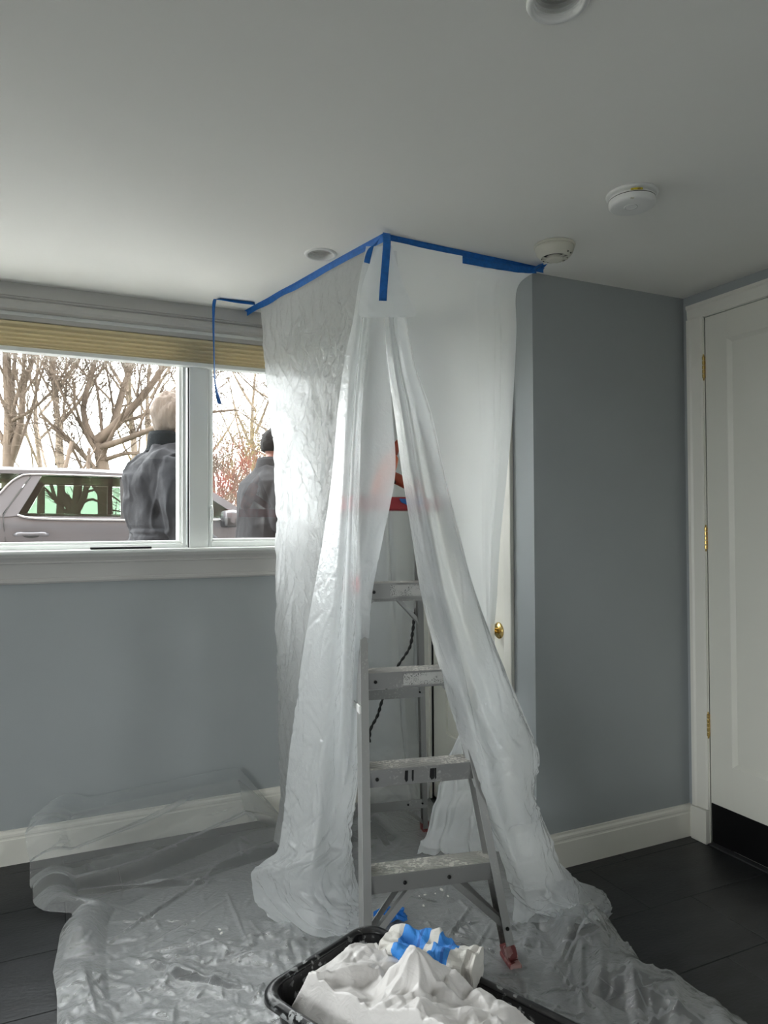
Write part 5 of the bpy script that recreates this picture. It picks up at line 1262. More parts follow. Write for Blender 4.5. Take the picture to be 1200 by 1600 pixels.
for i, (c, s_, lb) in enumerate([((1.0898, 2.0462, 0.0140), 0.01, 'longest white plaster crumb, lying alone between tub and ladder foot'), ((1.2531, 2.3404, 0.0140), 0.006, 'small white plaster crumb in the scatter below the bottom ladder step'), ((1.2791, 2.3490, 0.0140), 0.008, 'small white plaster crumb in the scatter below the bottom ladder step'), ((1.2935, 2.3265, 0.0140), 0.006, 'small white plaster crumb in the scatter below the bottom ladder step'), ((1.2769, 2.2781, 0.0140), 0.009, 'small white plaster crumb in the scatter below the bottom ladder step'), ((1.2295, 2.3310, 0.0140), 0.005, 'small white plaster crumb in the scatter below the bottom ladder step'), ((1.2060, 2.2722, 0.0140), 0.006, 'small white plaster crumb in the scatter below the bottom ladder step'), ((1.2431, 2.2643, 0.0140), 0.004, 'small white plaster crumb in the scatter below the bottom ladder step'), ((1.2754, 2.2295, 0.0140), 0.006, 'small white plaster crumb in the scatter below the bottom ladder step'), ((1.1835, 2.2731, 0.0140), 0.004, 'small white plaster crumb in the scatter below the bottom ladder step'), ((1.1676, 2.2098, 0.0140), 0.006, 'small white plaster crumb in the scatter below the bottom ladder step'), ((0.4997, 2.3661, 0.0140), 0.006, 'white plaster crumb on the floor film left of the drape, the farther of two'), ((0.5006, 2.3413, 0.0140), 0.007, 'white plaster crumb on the floor film left of the drape, the nearer of two')]):
    V, Fc = ell_vf((0, 0, 0), (s_, s_ * rg.uniform(.45, .8), s_ * .45), 8, 5)
    V = [(v[0] * rg.uniform(.8, 1.2), v[1] * rg.uniform(.8, 1.2), v[2]) for v in V]
    o = link_mesh('plaster_crumb', V, Fc, M['crumb']); o.location = c; o.rotation_euler = (0, 0, rg.uniform(0, 3))
    tag(o, lb, 'crumb', 'plaster crumbs on the floor film')

# ------------------------------------------------------------------ outside
mb = MB(); mb.box(-40, 60, YW + .24, 9.6, ZG - .3, ZG); struct(mb.build('ground_drive', M['asphalt']))
mb = MB(); mb.box(-60, 90, 9.6, 120, ZG - .3, ZG + .03); struct(mb.build('ground_lawn', M['grass']))
mb = MB(); mb.box(-60, XL - .2, -60, YW + .24, ZG - .3, ZG); struct(mb.build('ground_side', M['asphalt']))
mb = MB(); mb.box(XR + .2, 60, -60, YW + .24, ZG - .3, ZG); struct(mb.build('ground_yard', M['asphalt']))

# ---- parked SUV, nose to the right
CYs = 6.70; CW = 1.88
car = tag(empty('parked_car', (.8, CYs + CW / 2, ZG)), 'silver grey SUV with tinted windows parked outside the window', 'car')
def crel(m_): return rel(m_, car)
def inset(z): return .02 + max(0, z - 1.40) * .36
def side(x, z, s, out=0.0):
    """point on the glass-house side; s=0 near, 1 far"""
    y = inset(z) - out
    return (x, CYs + y if s == 0 else CYs + CW - y, z)
# lower body: cross-sections along the length
st = [(-1.95, .62, 1.20, .16), (-1.90, .42, 1.36, .08), (-1.6, .38, 1.41, .03), (-1.0, .38, 1.425, 0), (0, .38, 1.415, 0), (1.0, .38, 1.405, 0), (1.62, .38, 1.40, 0), (1.9, .38, 1.36, .01), (2.4, .38, 1.31, .03), (2.9, .38, 1.25, .08), (3.1, .42, 1.12, .16), (3.16, .55, 1.0, .24)]
V = []; Fc = []
for x, zb, zt, ins_ in st:
    hh = zt - zb
    pr = [(.10, zb), (.03, zb + .12 * hh), (.0, zb + .40 * hh), (.005, zb + .62 * hh), (.028, zb + .80 * hh), (.014, zb + .86 * hh), (.012, zb + .95 * hh), (.03, zt), (.14, zt + .015), (.35, zt + .03)]
    ring = [(x, CYs + ins_ + o_, z) for o_, z in pr] + [(x, CYs + CW - ins_ - o_, z) for o_, z in pr[::-1]]
    V += ring
n = len(ring)
for j in range(len(st) - 1):
    for k in range(n): Fc.append((j * n + k, (j + 1) * n + k, (j + 1) * n + (k + 1) % n, j * n + (k + 1) % n))
Fc += [tuple(range(n)), tuple(range((len(st) - 1) * n, len(st) * n))[::-1]]
mb = MB(); mb.add(V, Fc); crel(mb).build('body', M['car'], car, smooth=True, bevel=0).modifiers.new('split', 'EDGE_SPLIT').split_angle = .6
# roof
V = []; Fc = []
rs = [(-1.62, 1.755, .17), (-1.4, 1.80, .16), (-.6, 1.842, .15), (.2, 1.846, .15), (.7, 1.832, .155), (1.05, 1.79, .165), (1.16, 1.765, .17)]
for x, z, e_ in rs:
    ring = [(x, CYs + .145, z - .062), (x, CYs + .150, z - .030), (x, CYs + .185, z - .010), (x, CYs + .30, z + .006), (x, CYs + .6, z + .026), (x, CYs + CW / 2, z + .034)]
    ring += [(x, 2 * (CYs + CW / 2) - y, zz_) for _, y, zz_ in ring[::-1][1:]]
    ring += [(x, CYs + CW - .25, z - .06), (x, CYs + .25, z - .06)]
    V += ring
n = len(ring)
for j in range(len(rs) - 1):
    for k in range(n): Fc.append((j * n + k, (j + 1) * n + k, (j + 1) * n + (k + 1) % n, j * n + (k + 1) % n))
Fc += [tuple(range(n)), tuple(range((len(rs) - 1) * n, len(rs) * n))[::-1]]
mb = MB(); mb.add(V, Fc); crel(mb).build('roof', M['car'], car, smooth=True).modifiers.new('split', 'EDGE_SPLIT').split_angle = .6
for s in (0, 1):
    def poly(pts, out0, out1):
        m_ = MB()
        A = [side(x, z, s, out0) for x, z in pts]; B = [side(x, z, s, out1) for x, z in pts]
        n_ = len(pts)
        m_.add(A + B, [tuple(range(n_)), tuple(range(2 * n_ - 1, n_ - 1, -1))] + [(k, (k + 1) % n_, (k + 1) % n_ + n_, k + n_) for k in range(n_)])
        return crel(m_)
    # glass
    rear = [(-.256, 1.432), (-.075, 1.408), (.20, 1.400), (.552, 1.392), (.552, 1.757), (.30, 1.765), (-.03, 1.768), (-.075, 1.760)]
    poly(rear, -.012, -.016).build('rear_door_glass', M['carglass'], car)
    poly([(.61, 1.392), (1.60, 1.392), (1.52, 1.47), (1.10, 1.752), (.61, 1.757)], -.012, -.016).build('front_door_glass', M['carglass'], car)
    poly([(-1.25, 1.47), (-.62, 1.44), (-.40, 1.60), (-.27, 1.735), (-1.15, 1.735)], -.012, -.016).build('quarter_glass', M['carglass'], car)
    # pillars
    poly([(-.36, 1.41), (-.262, 1.42), (-.078, 1.768), (-.10, 1.79), (-.14, 1.79), (-.355, 1.44)], .004, -.03).build('door_frame', M['car'], car)
    poly([(-.66, 1.40), (-.372, 1.41), (-.368, 1.44), (-.152, 1.79), (-.25, 1.79), (-.262, 1.745), (-.385, 1.62)], .002, -.03).build('rear_pillar', M['car'], car)
    poly([(.556, 1.39), (.606, 1.39), (.606, 1.77), (.556, 1.77)], .001, -.03).build('centre_pillar', M['black'], car)
    poly([(1.52, 1.40), (1.70, 1.40), (1.70, 1.44), (1.14, 1.80), (1.04, 1.80), (1.10, 1.755), (1.55, 1.45)], .004, -.04).build('windscreen_pillar', M['car'], car)
    poly([(-1.75, 1.40), (-1.26, 1.43), (-1.16, 1.735), (-1.10, 1.79), (-1.60, 1.78)], .002, -.04).build('tail_pillar', M['car'], car)
    # bright window trim
    def tr(pts, r, nm, mt): m_ = MB(); m_.tube(spline([side(x, z, s, .008) for x, z in pts], 6), r, 8); return crel(m_).build(nm, M[mt], car, smooth=True)
    tr([(-.258, 1.428), (-.20, 1.408), (-.075, 1.396), (.25, 1.388), (.60, 1.382), (1.1, 1.382), (1.60, 1.384)], .010, 'sill_trim', 'chrome')
    tr([(-.40, 1.60), (-.33, 1.69), (-.255, 1.752), (-.15, 1.778), (.3, 1.778), (.7, 1.772), (1.08, 1.765)], .0085, 'top_trim', 'chrome')
    # door cuts
    m_ = MB(); cut = [(-.148, 1.785), (-.22, 1.665), (-.33, 1.49), (-.366, 1.42), (-.362, 1.36), (-.350, 1.25), (-.34, 1.05), (-.30, .62)]
    m_.tube([(x, (CYs + (inset(z) - .005 if z > 1.4 else .004 + (.02 if 1.2 < z < 1.36 else .0))) if s == 0 else CYs + CW - (inset(z) - .005 if z > 1.4 else .008), z) for x, z in cut], .0042, 6); crel(m_).build('door_gap', M['dark'], car)
    # handle
    yh = CYs - .002 if s == 0 else CYs + CW + .002; sg = -1 if s == 0 else 1
    h_ = empty('door_handle', (-.155 - car.location.x, yh - car.location.y, 1.262 - ZG), parent=car)
    m_ = MB(); m_.tube(spline([(-.125, -sg * .012, -.002), (-.105, sg * .022, .002), (-.06, sg * .034, .005), (0, sg * .036, .004), (.06, sg * .034, .005), (.105, sg * .022, .002), (.125, -sg * .012, -.002)], 5), [.014] * 5 + [.019] * 5 + [.015] * 11 + [.019] * 5 + [.014] * 5, 10); m_.build('grip', M['car'], h_, smooth=True)
    m_ = MB(); m_.add(*ell_vf((0, sg * .002, -.008), (.062, .006, .022), 20, 8)); m_.build('recess', M['dark'], h_, smooth=True)
    # mirror
    mr_ = empty('wing_mirror', (1.50 - car.location.x, (CYs - .12 if s == 0 else CYs + CW + .12) - car.location.y, 1.395 - ZG), parent=car)
    m_ = MB()
    ringstack(m_, [[(x_, y_, z_) for y_, z_ in rrect(0, dz, hy, hz, min(hy, hz) * .55)] for x_, hy, hz, dz in ((-.075, .10, .062, 0), (-.06, .112, .072, 0), (0, .115, .075, .002), (.06, .10, .06, .006), (.10, .06, .035, .01))])
    m_.build('mirror_housing', M['car'], mr_, smooth=True)
    m_ = MB(); ringstack(m_, [[(x_, y_, z_) for y_, z_ in rrect(0, -.03, hy, hz, hz * .5)] for x_, hy, hz in ((-.079, .10, .045), (-.055, .114, .052), (.03, .112, .05), (.08, .07, .03))]); m_.build('mirror_base', M['black'], mr_, smooth=True)
    m_ = MB(); m_.beam((.02, -sg * .02, -.06), (.03, -sg * .16, -.045), .06, .04); m_.build('mirror_arm', M['black'], mr_)
    # wheels
    for wx_ in (-1.05, 2.25):
        wh = empty('wheel', (wx_ - car.location.x, (CYs + .13 if s == 0 else CYs + CW - .13) - car.location.y, .37), parent=car)
        m_ = MB(); m_.lathe([(.24, -.1), (.33, -.11), (.365, -.085), (.37, 0), (.365, .085), (.33, .11), (.24, .1)], n=36, axis='y'); m_.build('tyre', M['tyre'], wh, smooth=True)
        m_ = MB(); m_.lathe([(0, -.07 * -sg), (.05, -.075 * -sg), (.07, -.06 * -sg), (.2, -.085 * -sg), (.245, -.1 * -sg)], n=36, axis='y'); m_.build('rim', M['chrome'], wh, smooth=True)
# windscreen, rear screen
mb = MB(); y0_, y1_ = CYs + .14, CYs + CW - .14
mb.add([(1.68, y0_ - .08, 1.43), (1.68, y1_ + .08, 1.43), (1.14, y1_ - .02, 1.78), (1.14, y0_ + .02, 1.78)], [(0, 1, 2, 3)]); crel(mb).build('windscreen', M['carglass'], car, solid=.004)
mb = MB(); mb.add([(-1.86, y0_ - .02, 1.42), (-1.86, y1_ + .02, 1.42), (-1.6, y1_ - .02, 1.74), (-1.6, y0_ + .02, 1.74)], [(0, 1, 2, 3)]); crel(mb).build('rear_screen', M['carglass'], car, solid=.004)
# seats
for sx_ in (-.42, .95):
    for sy_ in (CYs + .5, CYs + CW - .5):
        se = empty('car_seat', (sx_ - car.location.x, sy_ - car.location.y, 0), parent=car)
        m_ = MB(); m_.add(*ell_vf((0, 0, 1.08), (.13, .25, .38), 16, 10)); m_.build('backrest', M['seat'], se, smooth=True)
        m_ = MB(); m_.add(*ell_vf((-.06, 0, 1.50 - ZG + .12), (.06, .14, .10), 16, 8)); m_.build('headrest', M['seat'], se, smooth=True)

# ---- people
def person(loc, rz, height, label, jacket, collar_m, hair_m, puff=1.0, stoop=0.0, hair_len=0.0, seed=1, knit=False):
    s = height / 1.78
    root = tag(empty('person', loc, rotz=rz), label, 'person')
    hx, hz = .03 + stoop * .9, 0.0 - stoop * .10
    bend = lambda z: stoop * max(0, z - 1.0) ** 1.5
    def P(x, y, z): return ((x + bend(z)) * s, y * s, z * s)
    H0 = P(.035, 0, 1.665 - stoop * .1)
    def E(dx, dy, dz, rx_2, ry_2, rz_2): return ell_vf((H0[0] + dx * s, H0[1] + dy * s, H0[2] + dz * s), (rx_2 * s, ry_2 * s, rz_2 * s), 20, 14)
    head = [E(-.008, 0, .012, .098, .076, .105), E(.040, 0, -.05, .062, .056, .066), E(.062, 0, -.082, .034, .030, .026), E(.098, 0, -.012, .018, .014, .028), E(.108, 0, -.026, .015, .017, .012),
            E(.078, 0, .022, .024, .052, .014), E(.088, 0, -.055, .016, .026, .007), E(.086, 0, -.066, .015, .023, .008), E(-.004, .077, -.010, .017, .012, .032), E(-.004, -.077, -.010, .017, .012, .032)]
    neck = [tube_vf([P(-.02, 0, 1.44), P(-.005, 0, 1.53), P(.015, 0, 1.60 - stoop * .1)], [.062 * s, .054 * s, .056 * s], 18)]
    torso = [loft_vf([(*P(-.0, 0, z), a * s, b * s) for z, a, b in ((.86, .105, .165), (.98, .10, .155), (1.12, .098, .145), (1.28, .108, .165), (1.40, .10, .185), (1.46, .07, .13), (1.49, .05, .07))], 24)]
    def arm(sy, elbow, wrist):
        sh_ = P(-.01, sy * .18, 1.41); el = P(*elbow); wr = P(*wrist)
        A = [tube_vf(spline([sh_, el, wr], 5), np.interp(np.linspace(0, 1, 11), [0, .5, 1], [.052 * s, .042 * s, .028 * s]), 14)]
        d = Vector(np.array(wr) - np.array(el)).normalized(); w = Vector(wr)
        palm = w + d * .05 * s
        lat = d.cross(Vector((0, sy, .25))).normalized(); nrm = lat.cross(d)
        A.append(ell_vf(tuple(palm), (.045 * s, .040 * s, .040 * s), 12, 8))
        A.append(tube_vf([w, w + d * .04 * s, palm + d * .035 * s], [.026 * s, .036 * s, .038 * s], 12))
        for k, ln in enumerate((.062, .074, .07, .055)):
            o_ = lat * ((k - 1.5) * .019 * s)
            b0 = palm + d * .03 * s + o_; b1 = b0 + d * ln * .55 * s + nrm * .006 * s; b2 = b1 + d * ln * .40 * s + nrm * .022 * s; b3 = b2 + d * ln * .12 * s + nrm * .024 * s
            A.append(tube_vf([b0, b1, b2, b3], [.0098 * s, .0092 * s, .0086 * s, .0075 * s], 9))
        t0 = palm - lat * .03 * s; t1 = t0 - lat * .026 * s + d * .022 * s; t2 = t1 + d * .03 * s + nrm * .01 * s
        A.append(tube_vf([t0, t1, t2], [.0125 * s, .0115 * s, .0095 * s], 9))
        return A
    el_r, wr_r = (-.02, -.25, 1.13), (.14, -.22, .95)
    el_l, wr_l = (.0, .25, 1.13), (.17, .20, .96)
    if knit: el_r, wr_r, el_l, wr_l = (-.01, -.235, 1.14), (.20, -.14, 1.06), (.02, .235, 1.14), (.22, .12, 1.08)
    arms = arm(-1, el_r, wr_r) + arm(1, el_l, wr_l)
    legs = []
    for sy in (-1, 1):
        legs.append(tube_vf(spline([(0, sy * .09 * s, .90 * s), (.01 * s, sy * .10 * s, .50 * s), (-.01 * s, sy * .10 * s, .085 * s)], 5), np.interp(np.linspace(0, 1, 11), [0, .5, 1], [.088 * s, .056 * s, .040 * s]), 16))
        legs.append(ell_vf((.05 * s, sy * .10 * s, .045 * s), (.12 * s, .042 * s, .04 * s), 14, 8))
    V, N, Fc = union_vf(head + neck + torso + arms + legs, .0068, 5)
    link_mesh('body', V, Fc, M['skin'], root, smooth=True)
    for sy in (-1, 1):
        ev = ell_vf((H0[0] + .074 * s, H0[1] + sy * .031 * s, H0[2] + .004 * s), (.013 * s, .013 * s, .011 * s), 12, 8)
        link_mesh('eye', *ev, M['eye'], root, smooth=True)
    # hair: a shell over crown, back and sides
    V, Fc = ell_vf((0, 0, 0), (1, 1, 1), 44, 30)
    V = np.array(V)
    lim = -.30 - hair_len                                  # lower edge at the back
    keep = (V[:, 2] > np.where(V[:, 0] > .35, .62, np.where(V[:, 0] > -.05, .28 - .6 * hair_len, lim)))
    ds = 1 + .10 * (fbm(V[:, 0] * 5, V[:, 1] * 5, V[:, 2] * 2.5 + 9, seed, 4) - .45) * (1.6 + hair_len * 3)
    Vh = np.stack([H0[0] + (-.012 + V[:, 0] * (.107 + .01 * hair_len) * ds) * s, H0[1] + V[:, 1] * (.086 + .008 * hair_len) * ds * s, H0[2] + (.016 + V[:, 2] * (.114 + .006 * hair_len) * ds) * s], 1)
    Fh = [f for f in Fc if all(keep[i] for i in f)]
    used = sorted({i for f in Fh for i in f}); mp = {i: k for k, i in enumerate(used)}
    link_mesh('hair', Vh[used], [tuple(mp[i] for i in f) for f in Fh], M[hair_m], root, smooth=True, solid=.012)
    # jacket
    p = puff
    rings = [(.80, .150, .205), (.84, .155, .208), (.98, .158, .210), (1.10, .155, .205), (1.22, .160, .212), (1.34, .160, .222), (1.41, .145, .218), (1.455, .115, .185), (1.49, .092, .125), (1.515, .085, .098)]
    jk = [loft_vf([(*P(-.012 - .02 * (p - 1), 0, z), a * s * p, b * s * (1 + (p - 1) * .6)) for z, a, b in rings], 36, 2.3)]
    for sy, el, wr in ((-1, el_r, wr_r), (1, el_l, wr_l)):
        A = spline([P(-.01, sy * .165, 1.40), P(el[0], el[1], el[2]), P(*wr)], 7)
        jk.append(tube_vf(A, np.interp(np.linspace(0, 1, len(A)), [0, .12, .5, .9, 1], np.array([.088, .092, .076, .060, .052]) * s * (1 + (p - 1) * .8)), 20))
    V, N, Fc = union_vf(jk, .0085, 4)
    if knit:
        ds = (fbm(V[:, 0] * 9, V[:, 1] * 9, V[:, 2] * 5, seed + 3, 3) - .45) * .03 + ridge(V[:, 0] * 7, V[:, 1] * 7, seed + 6, 3.0, V[:, 2] * 3) * .012
    else:
        ds = facets(V[:, 0], V[:, 1], seed + 5, 9, .22, V[:, 2] * .8) * .16 + ridge(V[:, 0] * 8, V[:, 1] * 8, seed + 6, 3.5, V[:, 2] * 6) * .014 + (fbm(V[:, 0] * 12, V[:, 1] * 12, V[:, 2] * 9, seed + 3, 3) - .45) * .022
        zb = V[:, 2] / s
        for z_ in (1.055, 1.085): ds -= .008 * np.exp(-((zb - z_) / .006) ** 2) * (np.hypot(V[:, 0], V[:, 1]) < .23)
    link_mesh('jacket', V + N * ds[:, None], Fc, M[jacket], root, smooth=True)
    # collar
    V = []; Fc = []
    n = 36
    cr = [(1.485, .098, .112), (1.52, .094, .100), (1.565, .092, .094), (1.585, .086, .088), (1.575, .074, .077), (1.52, .074, .078)]
    for z, a, b in cr:
        for k in range(n):
            t = 2 * math.pi * k / n
            fr_ = .03 * max(0, math.cos(t)) * (z - 1.48) / .1
            q = P(-.012 + a * math.cos(t) * (1 + .1 * (p - 1)), b * math.sin(t), z - fr_ - stoop * .04)
            V.append(q)
    for j in range(len(cr) - 1):
        for k in range(n): Fc.append((j * n + k, j * n + (k + 1) % n, (j + 1) * n + (k + 1) % n, (j + 1) * n + k))
    link_mesh('collar', V, Fc, M[collar_m], root, smooth=True)
    # trousers and shoes
    tp = [loft_vf([(0, 0, z * s, a * s, b * s) for z, a, b in ((.76, .115, .17), (.86, .125, .18), (.93, .12, .172))], 24)]
    for sy in (-1, 1):
        tp.append(tube_vf(spline([(0, sy * .09 * s, .84 * s), (.01 * s, sy * .10 * s, .50 * s), (-.01 * s, sy * .10 * s, .06 * s)], 5), np.interp(np.linspace(0, 1, 11), [0, .5, 1], [.108 * s, .08 * s, .072 * s]), 18))
        link_mesh('shoe', *ell_vf((.055 * s, sy * .10 * s, .048 * s), (.14 * s, .052 * s, .048 * s), 18, 10), M['shoe'], root, smooth=True)
    V, N, Fc = union_vf(tp, .012, 4)
    link_mesh('trousers', V, Fc, M['trousers'], root, smooth=True)
    return root, s
pr1, s1 = person((.56, 3.97, ZG), math.radians(10), 1.83, 'white-haired person in a charcoal winter jacket standing outside the window, seen from behind', 'cloth_dark', 'cloth_collar', 'white_hair', 1.12, .02, .75, 3)
pr2, s2 = person((1.315, 4.74, ZG), math.radians(14), 1.79, 'dark-haired person in a grey fleece standing outside beside the plastic curtain', 'fleece', 'fleece', 'dark_hair', 1.10, .12, .15, 7, knit=True)

# ---- bare trees
def grow(seeds, rng, out, levels, spread=.6, up=.25, min_r=.0035, wob=.12, kids=(3, 5), shrink=.62):
    """out: list of (points, radii); seeds: (points, r0, r1, level)"""
    stack = list(seeds)
    while stack:
        P, r0, r1, lv = stack.pop()
        P = [Vector(p) for p in P]
        n_ = len(P)
        R_ = [r0 + (r1 - r0) * i / (n_ - 1) for i in range(n_)]
        out.append((P, R_, lv))
        if lv >= levels: continue
        L_ = sum((P[i + 1] - P[i]).length for i in range(n_ - 1))
        for k in range(rng.randint(*kids)):
            t = rng.uniform(.22, 1.0) * (n_ - 1)
            i = min(int(t), n_ - 2); f = t - i
            p = P[i].lerp(P[i + 1], f); r = R_[i] + (R_[i + 1] - R_[i]) * f
            d = (P[i + 1] - P[i]).normalized()
            rd = Vector((rng.gauss(0, 1), rng.gauss(0, .8), rng.gauss(0, 1)))
            rd = (rd - d * rd.dot(d)).normalized()
            dd = (d + rd * rng.uniform(spread * .6, spread * 1.4) + Vector((0, 0, up))).normalized()
            l_ = L_ * rng.uniform(shrink * .55, shrink * 1.2)
            cr_ = max(min_r, r * rng.uniform(.30, .46))
            q = [p]
            m__ = 4 if lv < levels - 1 else 3
            for j in range(m__):
                dd = (dd + Vector((rng.gauss(0, wob), rng.gauss(0, wob), rng.gauss(0, wob) + up * .10))).normalized()
                q.append(q[-1] + dd * l_ / m__)
            stack.append((q, cr_, max(min_r * .7, cr_ * .4), lv + 1))
def tree(name, base, limbs, label, mt, levels=4, seed=1, twig_mt=None, group='bare trees outside', **kw):
    rng = random.Random(seed)
    root = tag(empty(name, base), label, 'tree', group)
    out = []
    seeds = []
    for P, r0, r1 in limbs: seeds.append((spline(P, 3).tolist(), r0, r1, 1))
    grow(seeds, rng, out, levels, **kw)
    tr_, tw = MB(), MB()
    for P, R_, lv in out:
        P = [p - Vector(base) for p in P]
        if lv <= 1: tr_.tube(P, R_, 9, False)
        else: tw.tube(P, R_, 5 if lv == 2 else 3, False)
    tr_.build('trunk_and_limbs', M[mt], root, smooth=True)
    o = tw.build('twigs', M[twig_mt or mt], root, smooth=True); o['kind'] = 'stuff'
    return root
tree('bare_tree', (0.7321, 11.5000, 0.2000), [([(0.7611, 11.5000, 0.5865), (0.7134, 11.5000, 1.9287), (0.6677, 11.5000, 2.3593), (0.5959, 11.5000, 2.5961)], 0.1178, 0.075),
 ([(0.5959, 11.5000, 2.5961), (0.9021, 11.4000, 2.8874), (1.2912, 11.2000, 3.3633), (1.5591, 11.0000, 3.8269), (1.9142, 11.0000, 4.6379)], 0.0806, 0.025),
 ([(0.6675, 11.5000, 2.4553), (0.8266, 11.6000, 2.8122), (1.0265, 11.8000, 3.5475), (1.2359, 12.0000, 4.2162), (1.4307, 12.0000, 5.1687)], 0.0744, 0.025),
 ([(0.6406, 11.5000, 2.5022), (1.0022, 11.0000, 2.6068), (1.3971, 10.6000, 2.7633), (1.8100, 10.4000, 2.9155), (2.4059, 10.2000, 2.9968)], 0.0527, 0.015),
 ([(0.6857, 11.5000, 2.3119), (1.0207, 11.2000, 2.4118), (1.3595, 11.0000, 2.3398), (1.6954, 10.8000, 2.2118)], 0.0372, 0.01),
 ([(0.5962, 11.5000, 2.5003), (0.4220, 11.6000, 3.0791), (0.6136, 11.9000, 3.9309), (0.7569, 12.0000, 4.7738)], 0.0558, 0.02),
 ([(0.9021, 11.4000, 2.8874), (1.3377, 11.6000, 3.0876), (1.8518, 11.8000, 3.6125), (2.5082, 12.0000, 4.1302)], 0.031, 0.01)], 'large bare tree with spreading limbs behind the parked car', 'bark', 5, 12, kids=(5, 8), shrink=.66, spread=.62, up=.10, min_r=.0032, wob=.16)
tree('bare_tree', (-0.5918, 12.5000, 0.2000), [([(-0.6138, 12.5000, 0.5714), (-0.6207, 12.5000, 2.1537), (-0.6070, 12.5000, 3.0481), (-0.6460, 12.5000, 3.9412), (-0.6864, 12.5000, 5.1337)], 0.1054, 0.045),
 ([(-0.5864, 12.5000, 2.3532), (-0.4436, 12.4000, 2.9445), (-0.3929, 12.4000, 3.5447), (-0.1967, 12.3000, 4.1400), (0.0708, 12.2000, 5.0452)], 0.062, 0.02),
 ([(-0.6065, 12.5000, 2.9487), (-0.2798, 12.2000, 3.1238), (0.0745, 12.0000, 3.5089), (0.3426, 12.0000, 4.1256)], 0.031, 0.01),
 ([(-0.6224, 12.5000, 2.5505), (-0.9105, 12.6000, 3.1432), (-1.0868, 12.6000, 3.9213)], 0.0496, 0.015),
 ([(-0.5170, 12.5000, 2.6545), (-0.5695, 12.8000, 3.6034), (-0.5081, 13.0000, 4.4785), (-0.4925, 13.0000, 5.2121)], 0.0434, 0.015)], 'bare tree with upright trunk at the left edge of the window', 'bark', 5, 25, kids=(5, 8), shrink=.62, spread=.6, up=.14, min_r=.0032, wob=.16)
tree('bare_tree', (6.4516, 17.0000, 0.2000), [([(6.4479, 17.0000, 0.6979), (6.3678, 17.0000, 2.3153), (6.1149, 17.0000, 3.4382), (5.9499, 17.0000, 4.8789), (5.7861, 17.0000, 6.4739)], 0.0992, 0.03),
 ([(6.3690, 17.0000, 2.6391), (5.3156, 16.6000, 3.2042), (4.4170, 16.2000, 3.6022), (3.7739, 16.0000, 3.9475)], 0.0434, 0.01),
 ([(6.1997, 17.0000, 3.2804), (5.2195, 16.8000, 4.1585), (4.3466, 16.5000, 4.5110), (3.5740, 16.4000, 5.1724)], 0.0434, 0.01),
 ([(6.0825, 17.0000, 3.9205), (5.2836, 17.0000, 4.9851), (4.9596, 17.0000, 5.7463), (4.4816, 17.0000, 6.6341)], 0.0372, 0.01),
 ([(6.3162, 17.0000, 2.3143), (5.1228, 16.5000, 2.7262), (4.1159, 16.2000, 3.1150), (3.2020, 16.0000, 3.1996)], 0.031, 0.0075)], 'paler bare tree behind the plastic curtain, its branches reaching into the right-hand pane', 'bark_haze', 4, 31, kids=(5, 7), shrink=.6, spread=.6, up=.10)
tree('bare_tree', (0.2875, 10.4000, 0.2000), [([(0.2900, 10.4000, 0.6707), (0.2961, 10.4000, 1.2668), (0.2876, 10.4000, 1.4801), (0.3103, 10.4000, 1.7793), (0.3331, 10.4000, 2.0794)], 0.0806, 0.05), ([(0.2877, 10.4000, 1.4545), (0.1796, 10.5000, 1.6530), (0.1176, 10.6000, 1.8283), (0.1485, 10.6000, 2.0452), (0.2424, 10.6000, 2.4829)], 0.0558, 0.025), ([(0.2954, 10.4000, 1.5228), (0.3934, 10.3000, 1.7337), (0.4242, 10.3000, 1.9895), (0.4547, 10.3000, 2.3744)], 0.0496, 0.02), ([(0.2800, 10.4000, 1.4204), (0.1329, 10.5000, 1.5669), (0.0081, 10.5000, 1.7366), (-0.0846, 10.5000, 1.8457)], 0.031, 0.01), ([(0.3108, 10.4000, 1.6083), (0.4912, 10.2000, 1.6887), (0.6823, 10.1000, 1.5607), (0.8490, 10.0000, 1.5171)], 0.0217, 0.0075), ([(0.3183, 10.4000, 1.7366), (0.5301, 10.2000, 1.8162), (0.7144, 10.0000, 1.7260), (0.8727, 10.0000, 1.6015)], 0.0186, 0.0075)], 'low forked bare tree seen through the tinted window of the car', 'bark', 3, 61, kids=(3, 5), shrink=.4, spread=.6, up=.10)
